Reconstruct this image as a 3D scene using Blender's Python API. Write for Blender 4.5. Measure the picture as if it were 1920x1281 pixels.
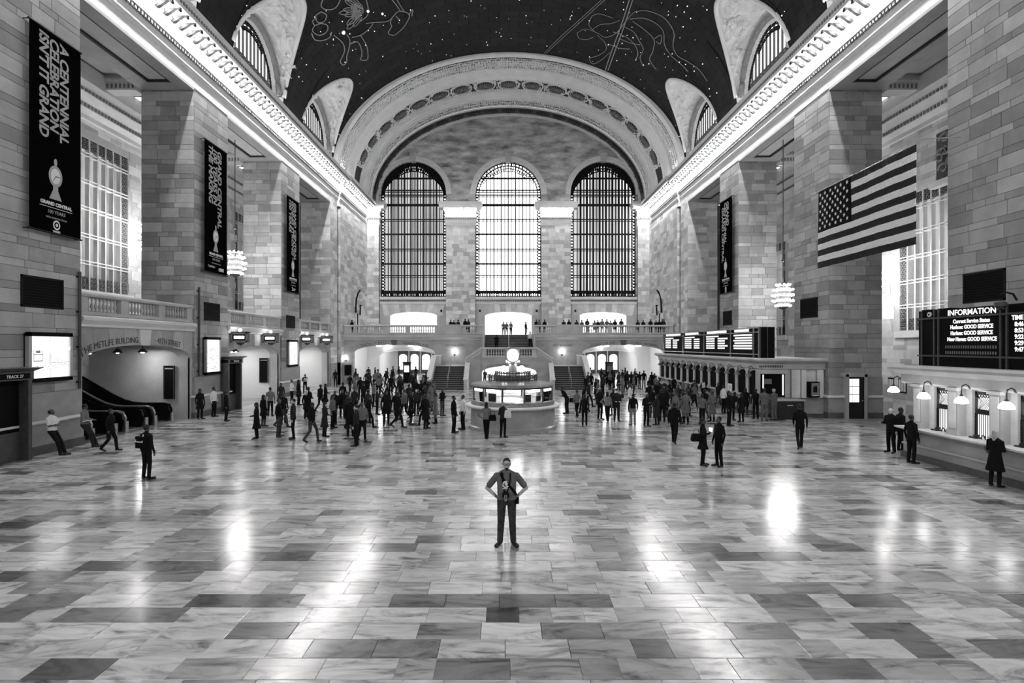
import bpy, math, random
import numpy as np
from mathutils import Vector, Matrix, noise

R = math.radians
sc = bpy.context.scene
for o in list(bpy.data.objects):
    bpy.data.objects.remove(o)
C = sc.collection

# ------------------------------------------------------------------ camera
FPX, CX, CY, CAMX, CAMZ = 1025.0, 948.0, 648.0, -0.35, 4.2
cam_d = bpy.data.cameras.new('camera')
cam = bpy.data.objects.new('camera', cam_d)
C.objects.link(cam)
cam.location = (CAMX, 0, CAMZ)
cam.rotation_euler = (R(90), 0, 0)
cam_d.sensor_width = 36
cam_d.lens = FPX / 1920 * 36
cam_d.shift_x = (960 - CX) / 1920
cam_d.shift_y = (CY - 640.5) / 1920
cam_d.clip_end = 400
sc.camera = cam

# ------------------------------------------------------------------ world, exposure, light levels
w = bpy.data.worlds.new('overcast_sky')
sc.world = w
w.use_nodes = True
w.node_tree.nodes['Background'].inputs[0].default_value = (.8, .8, .8, 1)
w.node_tree.nodes['Background'].inputs[1].default_value = 0.6
sc.view_settings.view_transform = 'Standard'
sc.view_settings.look = 'None'
sc.view_settings.gamma = 1
sc.view_settings.use_curve_mapping = False
sc.view_settings.exposure = EXPOSURE = 0.46
DAY_EAST, DAY_EAST_MID, DAY_WEST, DAY_LUNETTE, DAY_AISLE = 0.9, 2.6, 1.8, 1.2, 0.42
BULB, CHAND, PASSAGE, COVE = 280.0, 110.0, 600.0, 40.0

def pix(px, py, Y):                       # photo pixel -> point at distance Y
    return Vector(((px - CX) * Y / FPX + CAMX, Y, CAMZ - (py - CY) * Y / FPX))
def gnd(px, py, z=0.0):                   # photo pixel -> point on a level surface
    Y = (CAMZ - z) * FPX / (py - CY)
    return Vector(((px - CX) * Y / FPX + CAMX, Y, z))

# ------------------------------------------------------------------ materials
def grey(v):
    return (v, v, v, 1)
MATS = {}
def mat(name, c, rough=.6, spec=.4, nz=None, bump=None, rnd=0, attr=False, metal=0, stretch=(1, 1, 1), coat=0):
    m = bpy.data.materials.new(name); m.use_nodes = True
    nt = m.node_tree; b = nt.nodes['Principled BSDF']; L = nt.links.new
    b.inputs['Roughness'].default_value = rough
    b.inputs['Specular IOR Level'].default_value = spec
    b.inputs['Metallic'].default_value = metal
    b.inputs['Base Color'].default_value = grey(c)
    if coat: b.inputs['Coat Weight'].default_value = coat; b.inputs['Coat Roughness'].default_value = .08
    val = None
    def mul(a, k):
        n = nt.nodes.new('ShaderNodeMath'); n.operation = 'MULTIPLY'
        if a is None: n.inputs[0].default_value = c
        else: L(a, n.inputs[0])
        L(k, n.inputs[1]); return n.outputs[0]
    def ramp(src, lo, hi):
        n = nt.nodes.new('ShaderNodeMapRange'); L(src, n.inputs[0])
        n.inputs[3].default_value = lo; n.inputs[4].default_value = hi; return n.outputs[0]
    geo = nt.nodes.new('ShaderNodeNewGeometry')
    mp = nt.nodes.new('ShaderNodeMapping'); mp.inputs['Scale'].default_value = stretch
    L(geo.outputs['Position'], mp.inputs[0])
    if rnd:
        oi = nt.nodes.new('ShaderNodeObjectInfo')
        val = mul(val, ramp(oi.outputs['Random'], 1 - rnd, 1 + rnd))
    if attr:
        at = nt.nodes.new('ShaderNodeAttribute'); at.attribute_name = 'tone'
        val = mul(val, at.outputs['Fac'])
    if nz:
        t = nt.nodes.new('ShaderNodeTexNoise'); t.inputs['Scale'].default_value = nz[0]; t.inputs['Detail'].default_value = 6
        t.inputs['Roughness'].default_value = .62
        L(mp.outputs[0], t.inputs['Vector'])
        n = nt.nodes.new('ShaderNodeMapRange'); L(t.outputs['Fac'], n.inputs[0])
        n.inputs[1].default_value = .28; n.inputs[2].default_value = .72
        n.inputs[3].default_value = 1 - nz[1]; n.inputs[4].default_value = 1 + nz[1]
        val = mul(val, n.outputs[0])
    if val is not None:
        cb = nt.nodes.new('ShaderNodeCombineColor')
        for i in range(3): L(val, cb.inputs[i])
        L(cb.outputs[0], b.inputs['Base Color'])
    if bump:
        t = nt.nodes.new('ShaderNodeTexNoise'); t.inputs['Scale'].default_value = bump[0]; t.inputs['Detail'].default_value = 5
        L(geo.outputs['Position'], t.inputs['Vector'])
        bn = nt.nodes.new('ShaderNodeBump'); bn.inputs['Strength'].default_value = bump[1]; bn.inputs['Distance'].default_value = .02
        L(t.outputs['Fac'], bn.inputs['Height']); L(bn.outputs[0], b.inputs['Normal'])
    MATS[name] = m
    return m
def emat(name, strength, c=1.0, nz=None):
    m = bpy.data.materials.new(name); m.use_nodes = True
    nt = m.node_tree; nt.nodes.clear(); L = nt.links.new
    e = nt.nodes.new('ShaderNodeEmission'); o = nt.nodes.new('ShaderNodeOutputMaterial')
    e.inputs[0].default_value = grey(c); e.inputs[1].default_value = strength
    if nz:
        g = nt.nodes.new('ShaderNodeNewGeometry'); t = nt.nodes.new('ShaderNodeTexNoise')
        t.inputs['Scale'].default_value = nz[0]; t.inputs['Detail'].default_value = 4
        mp = nt.nodes.new('ShaderNodeMapping'); mp.inputs['Scale'].default_value = nz[2] if len(nz) > 2 else (1, 1, 1)
        L(g.outputs['Position'], mp.inputs[0]); L(mp.outputs[0], t.inputs['Vector'])
        r = nt.nodes.new('ShaderNodeMapRange'); L(t.outputs['Fac'], r.inputs[0])
        r.inputs[1].default_value = .35; r.inputs[2].default_value = .65
        r.inputs[3].default_value = strength * (1 - nz[1]); r.inputs[4].default_value = strength
        L(r.outputs[0], e.inputs[1])
    L(e.outputs[0], o.inputs[0]); MATS[name] = m
    return m
def glassmat(name, tint=.95, refl=.12):
    m = bpy.data.materials.new(name); m.use_nodes = True
    nt = m.node_tree; nt.nodes.clear(); L = nt.links.new
    t = nt.nodes.new('ShaderNodeBsdfTransparent'); t.inputs[0].default_value = grey(tint)
    g = nt.nodes.new('ShaderNodeBsdfGlossy'); g.inputs['Roughness'].default_value = .03
    lw = nt.nodes.new('ShaderNodeLayerWeight'); lw.inputs[0].default_value = refl
    mx = nt.nodes.new('ShaderNodeMixShader'); o = nt.nodes.new('ShaderNodeOutputMaterial')
    L(lw.outputs['Fresnel'], mx.inputs[0]); L(t.outputs[0], mx.inputs[1]); L(g.outputs[0], mx.inputs[2]); L(mx.outputs[0], o.inputs[0])
    MATS[name] = m
def marble(name, attr, k=1.0):
    m = bpy.data.materials.new(name); m.use_nodes = True
    nt = m.node_tree; b = nt.nodes['Principled BSDF']; L = nt.links.new; N = nt.nodes.new
    geo = N('ShaderNodeNewGeometry')
    if attr:
        a = N('ShaderNodeAttribute'); a.attribute_name = 'tone'; rnd = a.outputs['Fac']
    else:
        a = N('ShaderNodeObjectInfo'); rnd = a.outputs['Random']
    cr = N('ShaderNodeValToRGB'); L(rnd, cr.inputs[0]); e = cr.color_ramp
    e.interpolation = 'LINEAR'
    stops = [(p, v*k) for p, v in [(0, .10), (.05, .22), (.12, .36), (.4, .54), (1, .76)]]
    e.elements[0].position, e.elements[0].color = stops[0][0], grey(stops[0][1])
    e.elements[1].position, e.elements[1].color = stops[-1][0], grey(stops[-1][1])
    for p, v in stops[1:-1]:
        q = e.elements.new(p); q.color = grey(v)
    off = N('ShaderNodeMath'); off.operation = 'MULTIPLY'; off.inputs[1].default_value = 341.0; L(rnd, off.inputs[0])
    cv = N('ShaderNodeCombineXYZ')
    for i in range(3): L(off.outputs[0], cv.inputs[i])
    ad = N('ShaderNodeVectorMath'); L(geo.outputs['Position'], ad.inputs[0]); L(cv.outputs[0], ad.inputs[1])
    mp = N('ShaderNodeMapping'); mp.inputs['Scale'].default_value = (.8, 2.6, 1); mp.inputs['Rotation'].default_value = (0, 0, .45)
    L(ad.outputs[0], mp.inputs[0])
    t = N('ShaderNodeTexNoise'); t.inputs['Scale'].default_value = 1.15; t.inputs['Detail'].default_value = 10
    t.inputs['Roughness'].default_value = .62; t.inputs['Distortion'].default_value = 1.6
    L(mp.outputs[0], t.inputs['Vector'])
    r = N('ShaderNodeValToRGB'); L(t.outputs['Fac'], r.inputs[0]); e = r.color_ramp
    e.elements[0].position, e.elements[0].color = .30, grey(.18)
    e.elements[1].position, e.elements[1].color = .66, grey(1.15)
    k = e.elements.new(.40); k.color = grey(.55); k = e.elements.new(.50); k.color = grey(.9)
    mx = N('ShaderNodeMix'); mx.data_type = 'RGBA'; mx.blend_type = 'MULTIPLY'; mx.inputs[0].default_value = 1
    L(cr.outputs[0], mx.inputs[6]); L(r.outputs[0], mx.inputs[7]); L(mx.outputs[2], b.inputs['Base Color'])
    b.inputs['Roughness'].default_value = .17
    b.inputs['Specular IOR Level'].default_value = .6
    t2 = N('ShaderNodeTexNoise'); t2.inputs['Scale'].default_value = 2.2; t2.inputs['Detail'].default_value = 3
    L(geo.outputs['Position'], t2.inputs['Vector'])
    rr = N('ShaderNodeMapRange'); L(t2.outputs['Fac'], rr.inputs[0]); rr.inputs[3].default_value = .10; rr.inputs[4].default_value = .26
    L(rr.outputs[0], b.inputs['Roughness'])
    MATS[name] = m

marble('marble_tile', False); marble('marble_dark', False, .32); marble('marble_field', True)
mat('bracket_stone_shaded', .02, .7, .2)  # stone brackets coloured near-black: shade against the lamp glare put into the colour
mat('joint', .10, .7)
mat('stone_block', .35, .62, .3, (1.4, .16), (14, .25), rnd=.34)
mat('stone_mass_lit', .60, .62, .3, (1.4, .16), (14, .25), attr=True)  # the same pier stone, lightened to paint lamplight onto the far walls
mat('stone_core', .10, .85, .1)
mat('stone_plain', .46, .6, .3, (.9, .16), (14, .2))
mat('stone_light', .68, .55, .3, (.7, .12), stretch=(1, 1, 3))
mat('stone_mottle', .42, .7, .2, (.45, .8), (3, .5), stretch=(1, 1, 3.0))
mat('stone_polish', .34, .25, .5, (.8, .22), stretch=(1, 1, 2))
mat('stone_dark', .10, .5, .3, (1.5, .3))
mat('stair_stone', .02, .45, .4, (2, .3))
mat('plaster', .76, .6, .3, (.8, .1))
mat('plaster_relief', .78, .6, .3, (2.5, .12))
mat('ornament_grey', .22, .6, .3, (3, .25))
mat('ornament_dark', .02, .55, .4, (3, .4))
mat('vault', .009, .7, .2, (.25, .45), attr=True)
mat('vault_joint', .004, .9, .1)
mat('gold_line', .30, .45, .5)
emat('star', .9)
mat('iron', .008, .7, .15)
mat('iron_soft', .05, .5, .4, (6, .3))
mat('bronze', .06, .35, .5, (6, .3))
mat('bronze_light', .22, .35, .6, (8, .4))
mat('brass', .45, .3, .5, metal=.7)
mat('steel', .5, .28, .5, metal=.8)
mat('black', .004, .8, .1)
mat('black_gloss', .008, .25, .5)
mat('banner_cloth', .003, .95, 0)
mat('white_paint', .8, .6, .3)
mat('letter_grey', .42, .7, .2)
mat('letter_dark', .05, .6, .2)
mat('flag_white', .9, .85, .1, (30, .05)); mat('flag_red', .035, .85, .1, (30, .1)); mat('flag_blue', .008, .85, .1)
mat('wall_white', .72, .6, .2)
emat('glow_white', 6.0)
emat('screen_white', 1.15, nz=(1.2, .25))
emat('screen_text', 1.0); emat('screen_dim', .05)
emat('clock_face', 2.2)
emat('bulb', BULB); emat('bulb_soft', 18.0); emat('bulb_passage', 60.0); emat('globe_glow', 14.0); emat('cove_tube', COVE); emat('pendant_bulb', PASSAGE); emat('tube', 9.0); emat('chand_bulb', CHAND)
emat('day_east', DAY_EAST, nz=(.18, .35, (1.6, 1, .5))); emat('day_mid', DAY_EAST_MID); emat('day_west', DAY_WEST)
emat('day_lunette', DAY_LUNETTE); emat('day_aisle', DAY_AISLE, nz=(.35, .75, (1, 1, .4))); emat('skylight', .9)
glassmat('glass')
mat('cloth_black', .008, .9, .1); mat('cloth_dark', .022, .9, .1); mat('cloth_grey', .16, .9, .1, (25, .1))
mat('cloth_mid', .13, .9, .1, (14, .2), (9, .9)); mat('cloth_white', .66, .9, .1); mat('jeans', .045, .9, .1, (9, .5), (9, .9))
mat('camo', .12, .9, .1, (16, .8))
mat('skin_light', .42, .5, .3); mat('skin_dark', .07, .5, .3); mat('hair_dark', .010, .6, .3); mat('hair_grey', .38, .6, .3)
mat('shoe', .010, .4, .4)

# ------------------------------------------------------------------ mesh helpers
class MB:
    def __init__(s):
        s.v, s.f, s.m, s.t = [], [], [], []; s.mi = 0; s.tone = 1.0
    def add(s, vs, fs):
        n = len(s.v); s.v.extend([tuple(p) for p in vs])
        for f in fs:
            s.f.append([n + i for i in f]); s.m.append(s.mi); s.t.append(s.tone)
        return s
    def box(s, x0, x1, y0, y1, z0, z1):
        if x0 > x1: x0, x1 = x1, x0
        if y0 > y1: y0, y1 = y1, y0
        return s.add([(x0,y0,z0),(x1,y0,z0),(x1,y1,z0),(x0,y1,z0),(x0,y0,z1),(x1,y0,z1),(x1,y1,z1),(x0,y1,z1)],
                     [(0,3,2,1),(4,5,6,7),(0,1,5,4),(1,2,6,5),(2,3,7,6),(3,0,4,7)])
    def obox(s, c, a, b, d):
        c, a, b, d = Vector(c), Vector(a), Vector(b), Vector(d)
        vs = [c + i*a + j*b + k*d for k in (-1,1) for (i,j) in ((-1,-1),(1,-1),(1,1),(-1,1))]
        return s.add(vs, [(0,3,2,1),(4,5,6,7),(0,1,5,4),(1,2,6,5),(2,3,7,6),(3,0,4,7)])
    def extr(s, poly, vec):
        n = len(poly); p = [Vector(q) for q in poly]; v = Vector(vec)
        return s.add(p + [q + v for q in p], [list(range(n))[::-1], list(range(n, 2*n))] + [(i, (i+1) % n, n+(i+1) % n, n+i) for i in range(n)])
    def sweepY(s, prof, y0, y1):
        return s.extr([(x, y0, z) for x, z in prof], (0, y1 - y0, 0))
    def sweepX(s, prof, x0, x1):
        return s.extr([(x0, y, z) for y, z in prof], (x1 - x0, 0, 0))
    def rings(s, rings, closed=True, caps=True):
        n = len(rings[0]); vs = [p for r in rings for p in r]; fs = []
        for i in range(len(rings) - 1):
            for j in range(n if closed else n - 1):
                k = (j + 1) % n
                fs.append((i*n + j, i*n + k, (i+1)*n + k, (i+1)*n + j))
        if caps and closed:
            fs.append(list(range(n))[::-1]); fs.append(list(range((len(rings)-1)*n, len(rings)*n)))
        return s.add(vs, fs)
    def cyl(s, p0, p1, r0, r1=None, n=12):
        p0, p1 = Vector(p0), Vector(p1); r1 = r0 if r1 is None else r1
        q = (p1 - p0).normalized().to_track_quat('Z', 'Y').to_matrix()
        a, b = q.col[0], q.col[1]
        rg = [[p + r*(math.cos(t)*a + math.sin(t)*b) for t in [2*math.pi*k/n for k in range(n)]] for p, r in ((p0, r0), (p1, r1))]
        return s.rings(rg)
    def lathe(s, prof, n=16, c=(0,0,0)):
        rg = [[(c[0] + r*math.cos(2*math.pi*k/n), c[1] + r*math.sin(2*math.pi*k/n), c[2] + z) for k in range(n)] for r, z in prof]
        return s.rings(rg)
    def tube(s, pts, r, n=6, closed=False, r2=None):
        pts = [Vector(p) for p in pts]; m = len(pts); rg = []
        for i, p in enumerate(pts):
            if closed: d = pts[(i+1) % m] - pts[i-1]
            else: d = pts[min(i+1, m-1)] - pts[max(i-1, 0)]
            if d.length < 1e-9: d = Vector((0,0,1))
            d.normalize()
            up = Vector((0,0,1)) if abs(d.z) < .95 else Vector((1,0,0))
            a = d.cross(up).normalized(); b = a.cross(d).normalized()
            rr = r if r2 is None else r + (r2 - r)*i/(m-1)
            rg.append([p + rr*(math.cos(2*math.pi*k/n)*a + math.sin(2*math.pi*k/n)*b) for k in range(n)])
        if closed:
            rg.append(rg[0]); return s.rings(rg, caps=False)
        return s.rings(rg)
    def ball(s, c, r, n=10, m=7):
        rx, ry, rz = (r, r, r) if not hasattr(r, '__len__') else r
        rg = []
        for i in range(m + 1):
            t = math.pi*i/m; rr = max(math.sin(t), .02)
            rg.append([(c[0] + rx*rr*math.cos(2*math.pi*k/n), c[1] + ry*rr*math.sin(2*math.pi*k/n), c[2] - rz*math.cos(t)) for k in range(n)])
        return s.rings(rg)
    def mesh(s, name, mats, smooth=False):
        me = bpy.data.meshes.new(name)
        me.from_pydata(s.v, [], s.f)
        if not isinstance(mats, (list, tuple)): mats = [mats]
        for m in mats: me.materials.append(MATS[m])
        if len(mats) > 1: me.polygons.foreach_set('material_index', s.m)
        if any(t != 1.0 for t in s.t):
            a = me.attributes.new('tone', 'FLOAT', 'FACE'); a.data.foreach_set('value', s.t)
        elif MATS.get(mats[0]) and mats[0] in ('stone_mass_lit', 'vault'):
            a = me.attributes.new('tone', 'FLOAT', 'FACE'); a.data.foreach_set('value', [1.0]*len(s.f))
        if smooth: me.polygons.foreach_set('use_smooth', [True]*len(s.f))
        me.update()
        return me
    def build(s, name, mats, parent=None, smooth=False, kind=None):
        return link(name, s.mesh(name, mats, smooth), parent, kind=kind)
def link(name, data, parent=None, loc=None, rot=None, kind=None):
    o = bpy.data.objects.new(name, data); C.objects.link(o)
    if parent is not None: o.parent = parent
    if loc is not None: o.location = loc
    if rot is not None: o.rotation_euler = rot
    if kind: o['kind'] = kind
    return o
def tag(o, label, cat=None, group=None, kind=None):
    o['label'] = label
    if cat: o['category'] = cat
    if group: o['group'] = group
    if kind: o['kind'] = kind
    return o
def thing(name, label, cat, loc=(0,0,0), rz=0, group=None, kind=None):
    o = link(name, None, None, loc, (0, 0, rz)); o.empty_display_size = .2
    return tag(o, label, cat, group, kind)
def struct(o, label, cat=None):
    return tag(o, label, cat, kind='structure')
def dup(root, loc=None, rz=None, label=None, group=None):
    def cp(o, par):
        c = o.copy(); C.objects.link(c); c.parent = par
        for ch in KIDS.get(o.name, []): cp(ch, c)
        return c
    KIDS = {}
    stack = [root]
    while stack:
        o = stack.pop(); k = list(o.children); KIDS[o.name] = k; stack += k
    r = cp(root, None)
    if loc is not None: r.location = loc
    if rz is not None: r.rotation_euler = (0, 0, rz)
    if label: r['label'] = label
    if group: r['group'] = group
    return r
def text(name, body, size, m, parent, origin, u, v, align='LEFT', ext=.004, bold=0.0, shear=0.0, xs=1.0, kind=None, spacing=1.0, line=1.0, track=None):
    """flat lettering: origin point, u = reading direction, v = letter-up direction"""
    cu = bpy.data.curves.new(name, 'FONT'); cu.body = body; cu.size = size; cu.align_x = align
    cu.extrude = ext; cu.offset = bold; cu.shear = shear; cu.space_character = spacing; cu.space_line = line; cu.resolution_u = 3
    ob = bpy.data.objects.new(name, cu); C.objects.link(ob)
    dg = bpy.context.evaluated_depsgraph_get()
    me = bpy.data.meshes.new_from_object(ob.evaluated_get(dg), depsgraph=dg)
    bpy.data.objects.remove(ob); bpy.data.curves.remove(cu)
    me.materials.clear(); me.materials.append(MATS[m])
    u, v = Vector(u).normalized(), Vector(v).normalized(); n = u.cross(v)
    M = Matrix(((u.x*xs, v.x, n.x, 0), (u.y*xs, v.y, n.y, 0), (u.z*xs, v.z, n.z, 0), (0, 0, 0, 1)))
    M.translation = Vector(origin)
    if track is None: me.transform(M)
    else:                                   # bend the line along an arc: track(s, h) -> point
        for vt in me.vertices: vt.co = track(vt.co.x, vt.co.y, vt.co.z)
    me.name = name
    return link(name, me, parent, kind=kind)

def arch_wall(mb, M, u0, u1, z0, ztop, opens, depth, seg=18, back=True):
    """wall in (u, z) with elliptical-headed openings (a, b, sill, spring, rise); M(u, z, d) -> point"""
    zt = ztop if callable(ztop) else (lambda u: ztop)
    us = {u0, u1}
    if callable(ztop):
        us |= {u0 + (u1-u0)*i/64 for i in range(65)}
    for a, b, sl, sp, ri in opens:
        us = {u for u in us if not (a - 1e-6 < u < b + 1e-6)} | {u for u in us if u in (u0, u1)}
        us |= {(a+b)/2 - (b-a)/2*math.cos(math.pi*i/seg) for i in range(seg+1)}
    us = sorted(us)
    def oz(o, u):
        a, b, sl, sp, ri = o; c, h = (a+b)/2, (b-a)/2
        return sp + ri*math.sqrt(max(0, 1 - ((u-c)/h)**2))
    for p, q in zip(us[:-1], us[1:]):
        if q - p < 1e-7: continue
        mid = (p+q)/2; op = [o for o in opens if o[0] < mid < o[1]]
        iv = []
        if op:
            o = op[0]
            if o[2] > z0 + 1e-4: iv.append((z0, z0, o[2], o[2]))
            iv.append((oz(o, p), oz(o, q), zt(q), zt(p)))
        else: iv.append((z0, z0, zt(q), zt(p)))
        for a, b, c_, d_ in iv:
            mb.add([M(p,a,0), M(q,b,0), M(q,c_,0), M(p,d_,0)], [(0,1,2,3)])
            if back: mb.add([M(p,a,depth), M(q,b,depth), M(q,c_,depth), M(p,d_,depth)], [(3,2,1,0)])
    for o in opens:
        a, b, sl, sp, ri = o
        path = [(a, sl)] + [((a+b)/2 - (b-a)/2*math.cos(math.pi*i/seg), 0) for i in range(seg+1)] + [(b, sl)]
        path = [(u, oz(o, u) if 0 < i < len(path)-1 else z) for i, (u, z) in enumerate(path)]
        for (p, zp), (q, zq) in zip(path[:-1], path[1:]):
            mb.add([M(p,zp,0), M(q,zq,0), M(q,zq,depth), M(p,zp,depth)], [(3,2,1,0)])
        if sl > z0 + 1e-4:
            mb.add([M(a,sl,0), M(b,sl,0), M(b,sl,depth), M(a,sl,depth)], [(0,1,2,3)])
    return mb

_blk = {}
def block_mesh(wd, ht, th=.03, m='stone_block'):
    key = (round(wd, 2), round(ht, 2), m)
    if key not in _blk:
        a, b, e = key[0]/2, key[1]/2, .012
        mb = MB()
        mb.rings([[(-a,th,-b),(a,th,-b),(a,th,b),(-a,th,b)], [(-a,0,-b+0),(a,0,-b),(a,0,b),(-a,0,b)],
                  [(-a+e,-e,-b+e),(a-e,-e,-b+e),(a-e,-e,b-e),(-a+e,-e,b-e)]])
        _blk[key] = mb.mesh('stone_block', m)
    return _blk[key]
def courses(z0, z1, hs=(.56, .28)):
    out, z, i = [], z0, 0
    while z < z1 - .05:
        h = min(hs[i % len(hs)], z1 - z); out.append((z, z + h)); z += h; i += 1
    return out
def splits(u0, u1, n, rng, jit=.2):
    wd = (u1 - u0)/n
    return [u0] + [u0 + wd*(i + rng.uniform(-jit, jit)) for i in range(1, n)] + [u1]
def block_face(parent, org, u, nrm, wd, z0, z1, per, rng, hs=(.56, .28), gap=.014, mass=None, skip=None):
    """stone blocks on a vertical face; org = start point (z ignored), u = direction, nrm = outward normal"""
    org, u, nrm = Vector(org), Vector(u).normalized(), Vector(nrm).normalized()
    rz = math.atan2(nrm.x, -nrm.y)
    for ci, (a, b) in enumerate(courses(z0, z1, hs)):
        n = per + (1 if (ci % 2 and rng.random() < .6) else 0)
        us = splits(0, wd, n, rng)
        for p, q in zip(us[:-1], us[1:]):
            if skip and skip((p+q)/2, (a+b)/2): continue
            c = org + u*((p+q)/2); c.z = (a+b)/2
            bw, bh = round(q - p - gap, 2), round(b - a - gap, 2)
            if mass is None:
                link('stone_block', block_mesh(bw, bh), parent, c + nrm*(.012 + rng.uniform(0, .006)), (0, 0, rz))
            else:
                mass.tone = rng.uniform(.68, 1.32)
                mass.obox(c + nrm*.012, u*(bw/2), nrm*.016, Vector((0,0,bh/2)))
                mass.tone = 1.0
# ================================================================== SETTING
HW, YE, YW = 18.35, 70.5, -15.8
ZL, ZC = 18.96, 22.45                      # lintel soffit, cornice top
BAY0, PITCH, HB = 27.35, 12.28, 4.25       # bay centres along Y, half opening
XB = 24.3                                  # aisle back wall
PD = 3.05                                  # pier depth
BAYS = [BAY0 + PITCH*k for k in range(-2, 3)]
rng = random.Random(7)

# ---- floor: slab, near tiles one by one, the rest as one field
mb = MB().box(-36, 36, -18, 100, -.3, -.02)
floor = struct(mb.build('floor', 'joint'), 'polished marble floor of long pale and dark slabs', 'floor')
tiles = []
TD, TW, GAP = .474, .92, .006
k = -48
while True:
    y0 = 6.87 + TD*k; k += 1
    if y0 > 92: break
    xe = 18.4 if y0 < 56 else 21.0
    x = -xe - rng.uniform(0, TW)
    while x < xe:
        wd = TW*rng.choice((1, 1, 1, .97, 1.06, .55)) if y0 < 30 else TW
        tiles.append((max(x, -xe), min(x + wd, xe), y0, y0 + TD)); x += wd
def tile_area(t):
    x, y = (t[0]+t[1])/2, (t[2]+t[3])/2
    if y < 6.6: return 0
    px, py = CX + (x - CAMX)*FPX/y, CY + CAMZ*FPX/y
    return (t[1]-t[0])*TD*FPX**2*CAMZ/y**3 if -20 < px < 1940 and py < 1300 else 0
tiles = [t for t in tiles if t[1] - t[0] > .03]
tiles.sort(key=tile_area, reverse=True)
_tm = {}
DARK = [gnd(*q) for q in ((40,1152),(150,1153),(265,1152),(430,1130),(505,1124),(775,1122),(955,1152),(1290,1103),(1125,1126),(1635,1190),(1725,1225),(40,1090),(30,1010),(300,1052),(460,1050),(530,1048),(660,1215),(950,1250),(1380,1185),(1850,1200),(1530,1255))]
for t in tiles[:300]:
    dark = any(t[0] < q.x < t[1] and t[2] < q.y < t[3] for q in DARK)
    key = (round(t[1]-t[0], 2), dark)
    if key not in _tm:
        a, b, e = key[0]/2 - GAP/2, TD/2 - GAP/2, .004
        _tm[key] = MB().rings([[(-a,-b,-.02),(a,-b,-.02),(a,b,-.02),(-a,b,-.02)], [(-a,-b,-e),(a,-b,-e),(a,b,-e),(-a,b,-e)],
                               [(-a+e,-b+e,0),(a-e,-b+e,0),(a-e,b-e,0),(-a+e,b-e,0)]]).mesh('tile', 'marble_dark' if dark else 'marble_tile')
    link('tile', _tm[key], floor, ((t[0]+t[1])/2, (t[2]+t[3])/2, rng.uniform(-.0006, 0)))
mb = MB()
for t in tiles[300:]:
    mb.tone = rng.random(); g = GAP/2
    x0, x1, y0, y1 = t[0]+g, t[1]-g, t[2]+g, t[3]-g
    mb.add([(x0,y0,-.02),(x1,y0,-.02),(x1,y1,-.02),(x0,y1,-.02),(x0,y0,0),(x1,y0,0),(x1,y1,0),(x0,y1,0)],
           [(4,5,6,7),(0,1,5,4),(1,2,6,5),(2,3,7,6),(3,0,4,7)])
mb.build('tile_field', 'marble_field', floor, kind='stuff')
mb = MB()
for s in (-1, 1): mb.box(s*18.4, s*35, -17, 99, -.02, 0)
mb.box(-18.4, 18.4, 92, 99, -.02, 0)
struct(mb.build('floor_border', 'stone_polish'), 'plain stone paving of the side passages beyond the piers', 'floor')

# ---- piers
def pier(s, y0, y1, idx, detail):
    x0, x1 = HW, HW + PD
    core = MB().box(s*x0, s*x1, y0, y1, 0, ZL + .1)
    nm = 'north' if s < 0 else 'south'
    p = core.build('pier', 'stone_core')
    lb = {-1: ('', 'plain north pier of stone blocks beside the stair landing', 'north pier of stone blocks carrying the A CENTENNIAL CELEBRATION banner', 'north pier of stone blocks carrying the 100 YEARS IN THE MAKING banner', 'north pier of stone blocks carrying the farthest banner'),
          1: ('', 'plain south pier of stone blocks beside the stair landing', 'south pier of stone blocks rising behind the information board', 'south pier of stone blocks with the lit door beside the flag', 'south pier of stone blocks carrying the bullseye banner')}
    struct(p, lb[s][idx], 'pier')
    r2 = random.Random(100*idx + s)
    top = ZL - .01
    z0 = 2.36
    if detail:
        n1 = 4 if s < 0 else 4
        if s < 0: block_face(p, (s*x0, y0, 0), (0, 1, 0), (-s, 0, 0), y1 - y0, z0, top, 3, r2)
        else: block_face(p, (s*x0, y0, 0), (0, 1, 0), (-s, 0, 0), y1 - y0, z0, top, 3, r2)
        if detail == 2: block_face(p, (s*x0, y0, 0), (s, 0, 0), (0, -1, 0), PD, z0, top, 3, r2)
        else:
            ms = MB(); block_face(p, (s*x0, y0, 0), (s, 0, 0), (0, -1, 0), PD, z0, top, 3, r2, mass=ms)
            ms.build('block_field', 'stone_mass_lit', p, kind='stuff')
    else:
        ms = MB()
        block_face(p, (s*x0, y0, 0), (0, 1, 0), (-s, 0, 0), y1 - y0, z0, top, 3, r2, mass=ms)
        block_face(p, (s*x0, y0, 0), (s, 0, 0), (0, -1, 0), PD, z0, top, 3, r2, mass=ms)
        ms.build('block_field', 'stone_mass_lit', p, kind='stuff')
    # dado: plinth, base panel, ledge, upper panel
    def ring(e, a, b, name, m):
        MB().box(s*(x0-e), s*(x1+.01), y0-e, y1+e, a, b).build(name, m, p)
    ring(.13, 0, .34, 'plinth', 'stone_dark'); ring(.10, .34, 1.16, 'base_panel', 'stone_polish')
    prof = [(.02, 1.16), (.20, 1.18), (.22, 1.24), (.18, 1.30), (.02, 1.33)]
    mbl = MB(); mbl.rings([[(s*(x0-e), y0-e, z), (s*(x1), y0-e, z), (s*(x1), y1+e, z), (s*(x0-e), y1+e, z)] for e, z in prof])
    mbl.build('ledge', 'stone_light', p)
    ring(.05, 1.33, 2.36, 'dado_panel', 'stone_polish')
    return p
for s in (-1, 1):
    for i in range(-2, 3):
        yc = BAYS[i+2] - PITCH/2
        if yc < 5: continue
        y0, y1 = yc - (PITCH/2 - HB), yc + (PITCH/2 - HB)
        idx = i + 2
        pier(s, y0, y1, idx, 2 if y0 > 18 else 0)

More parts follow.
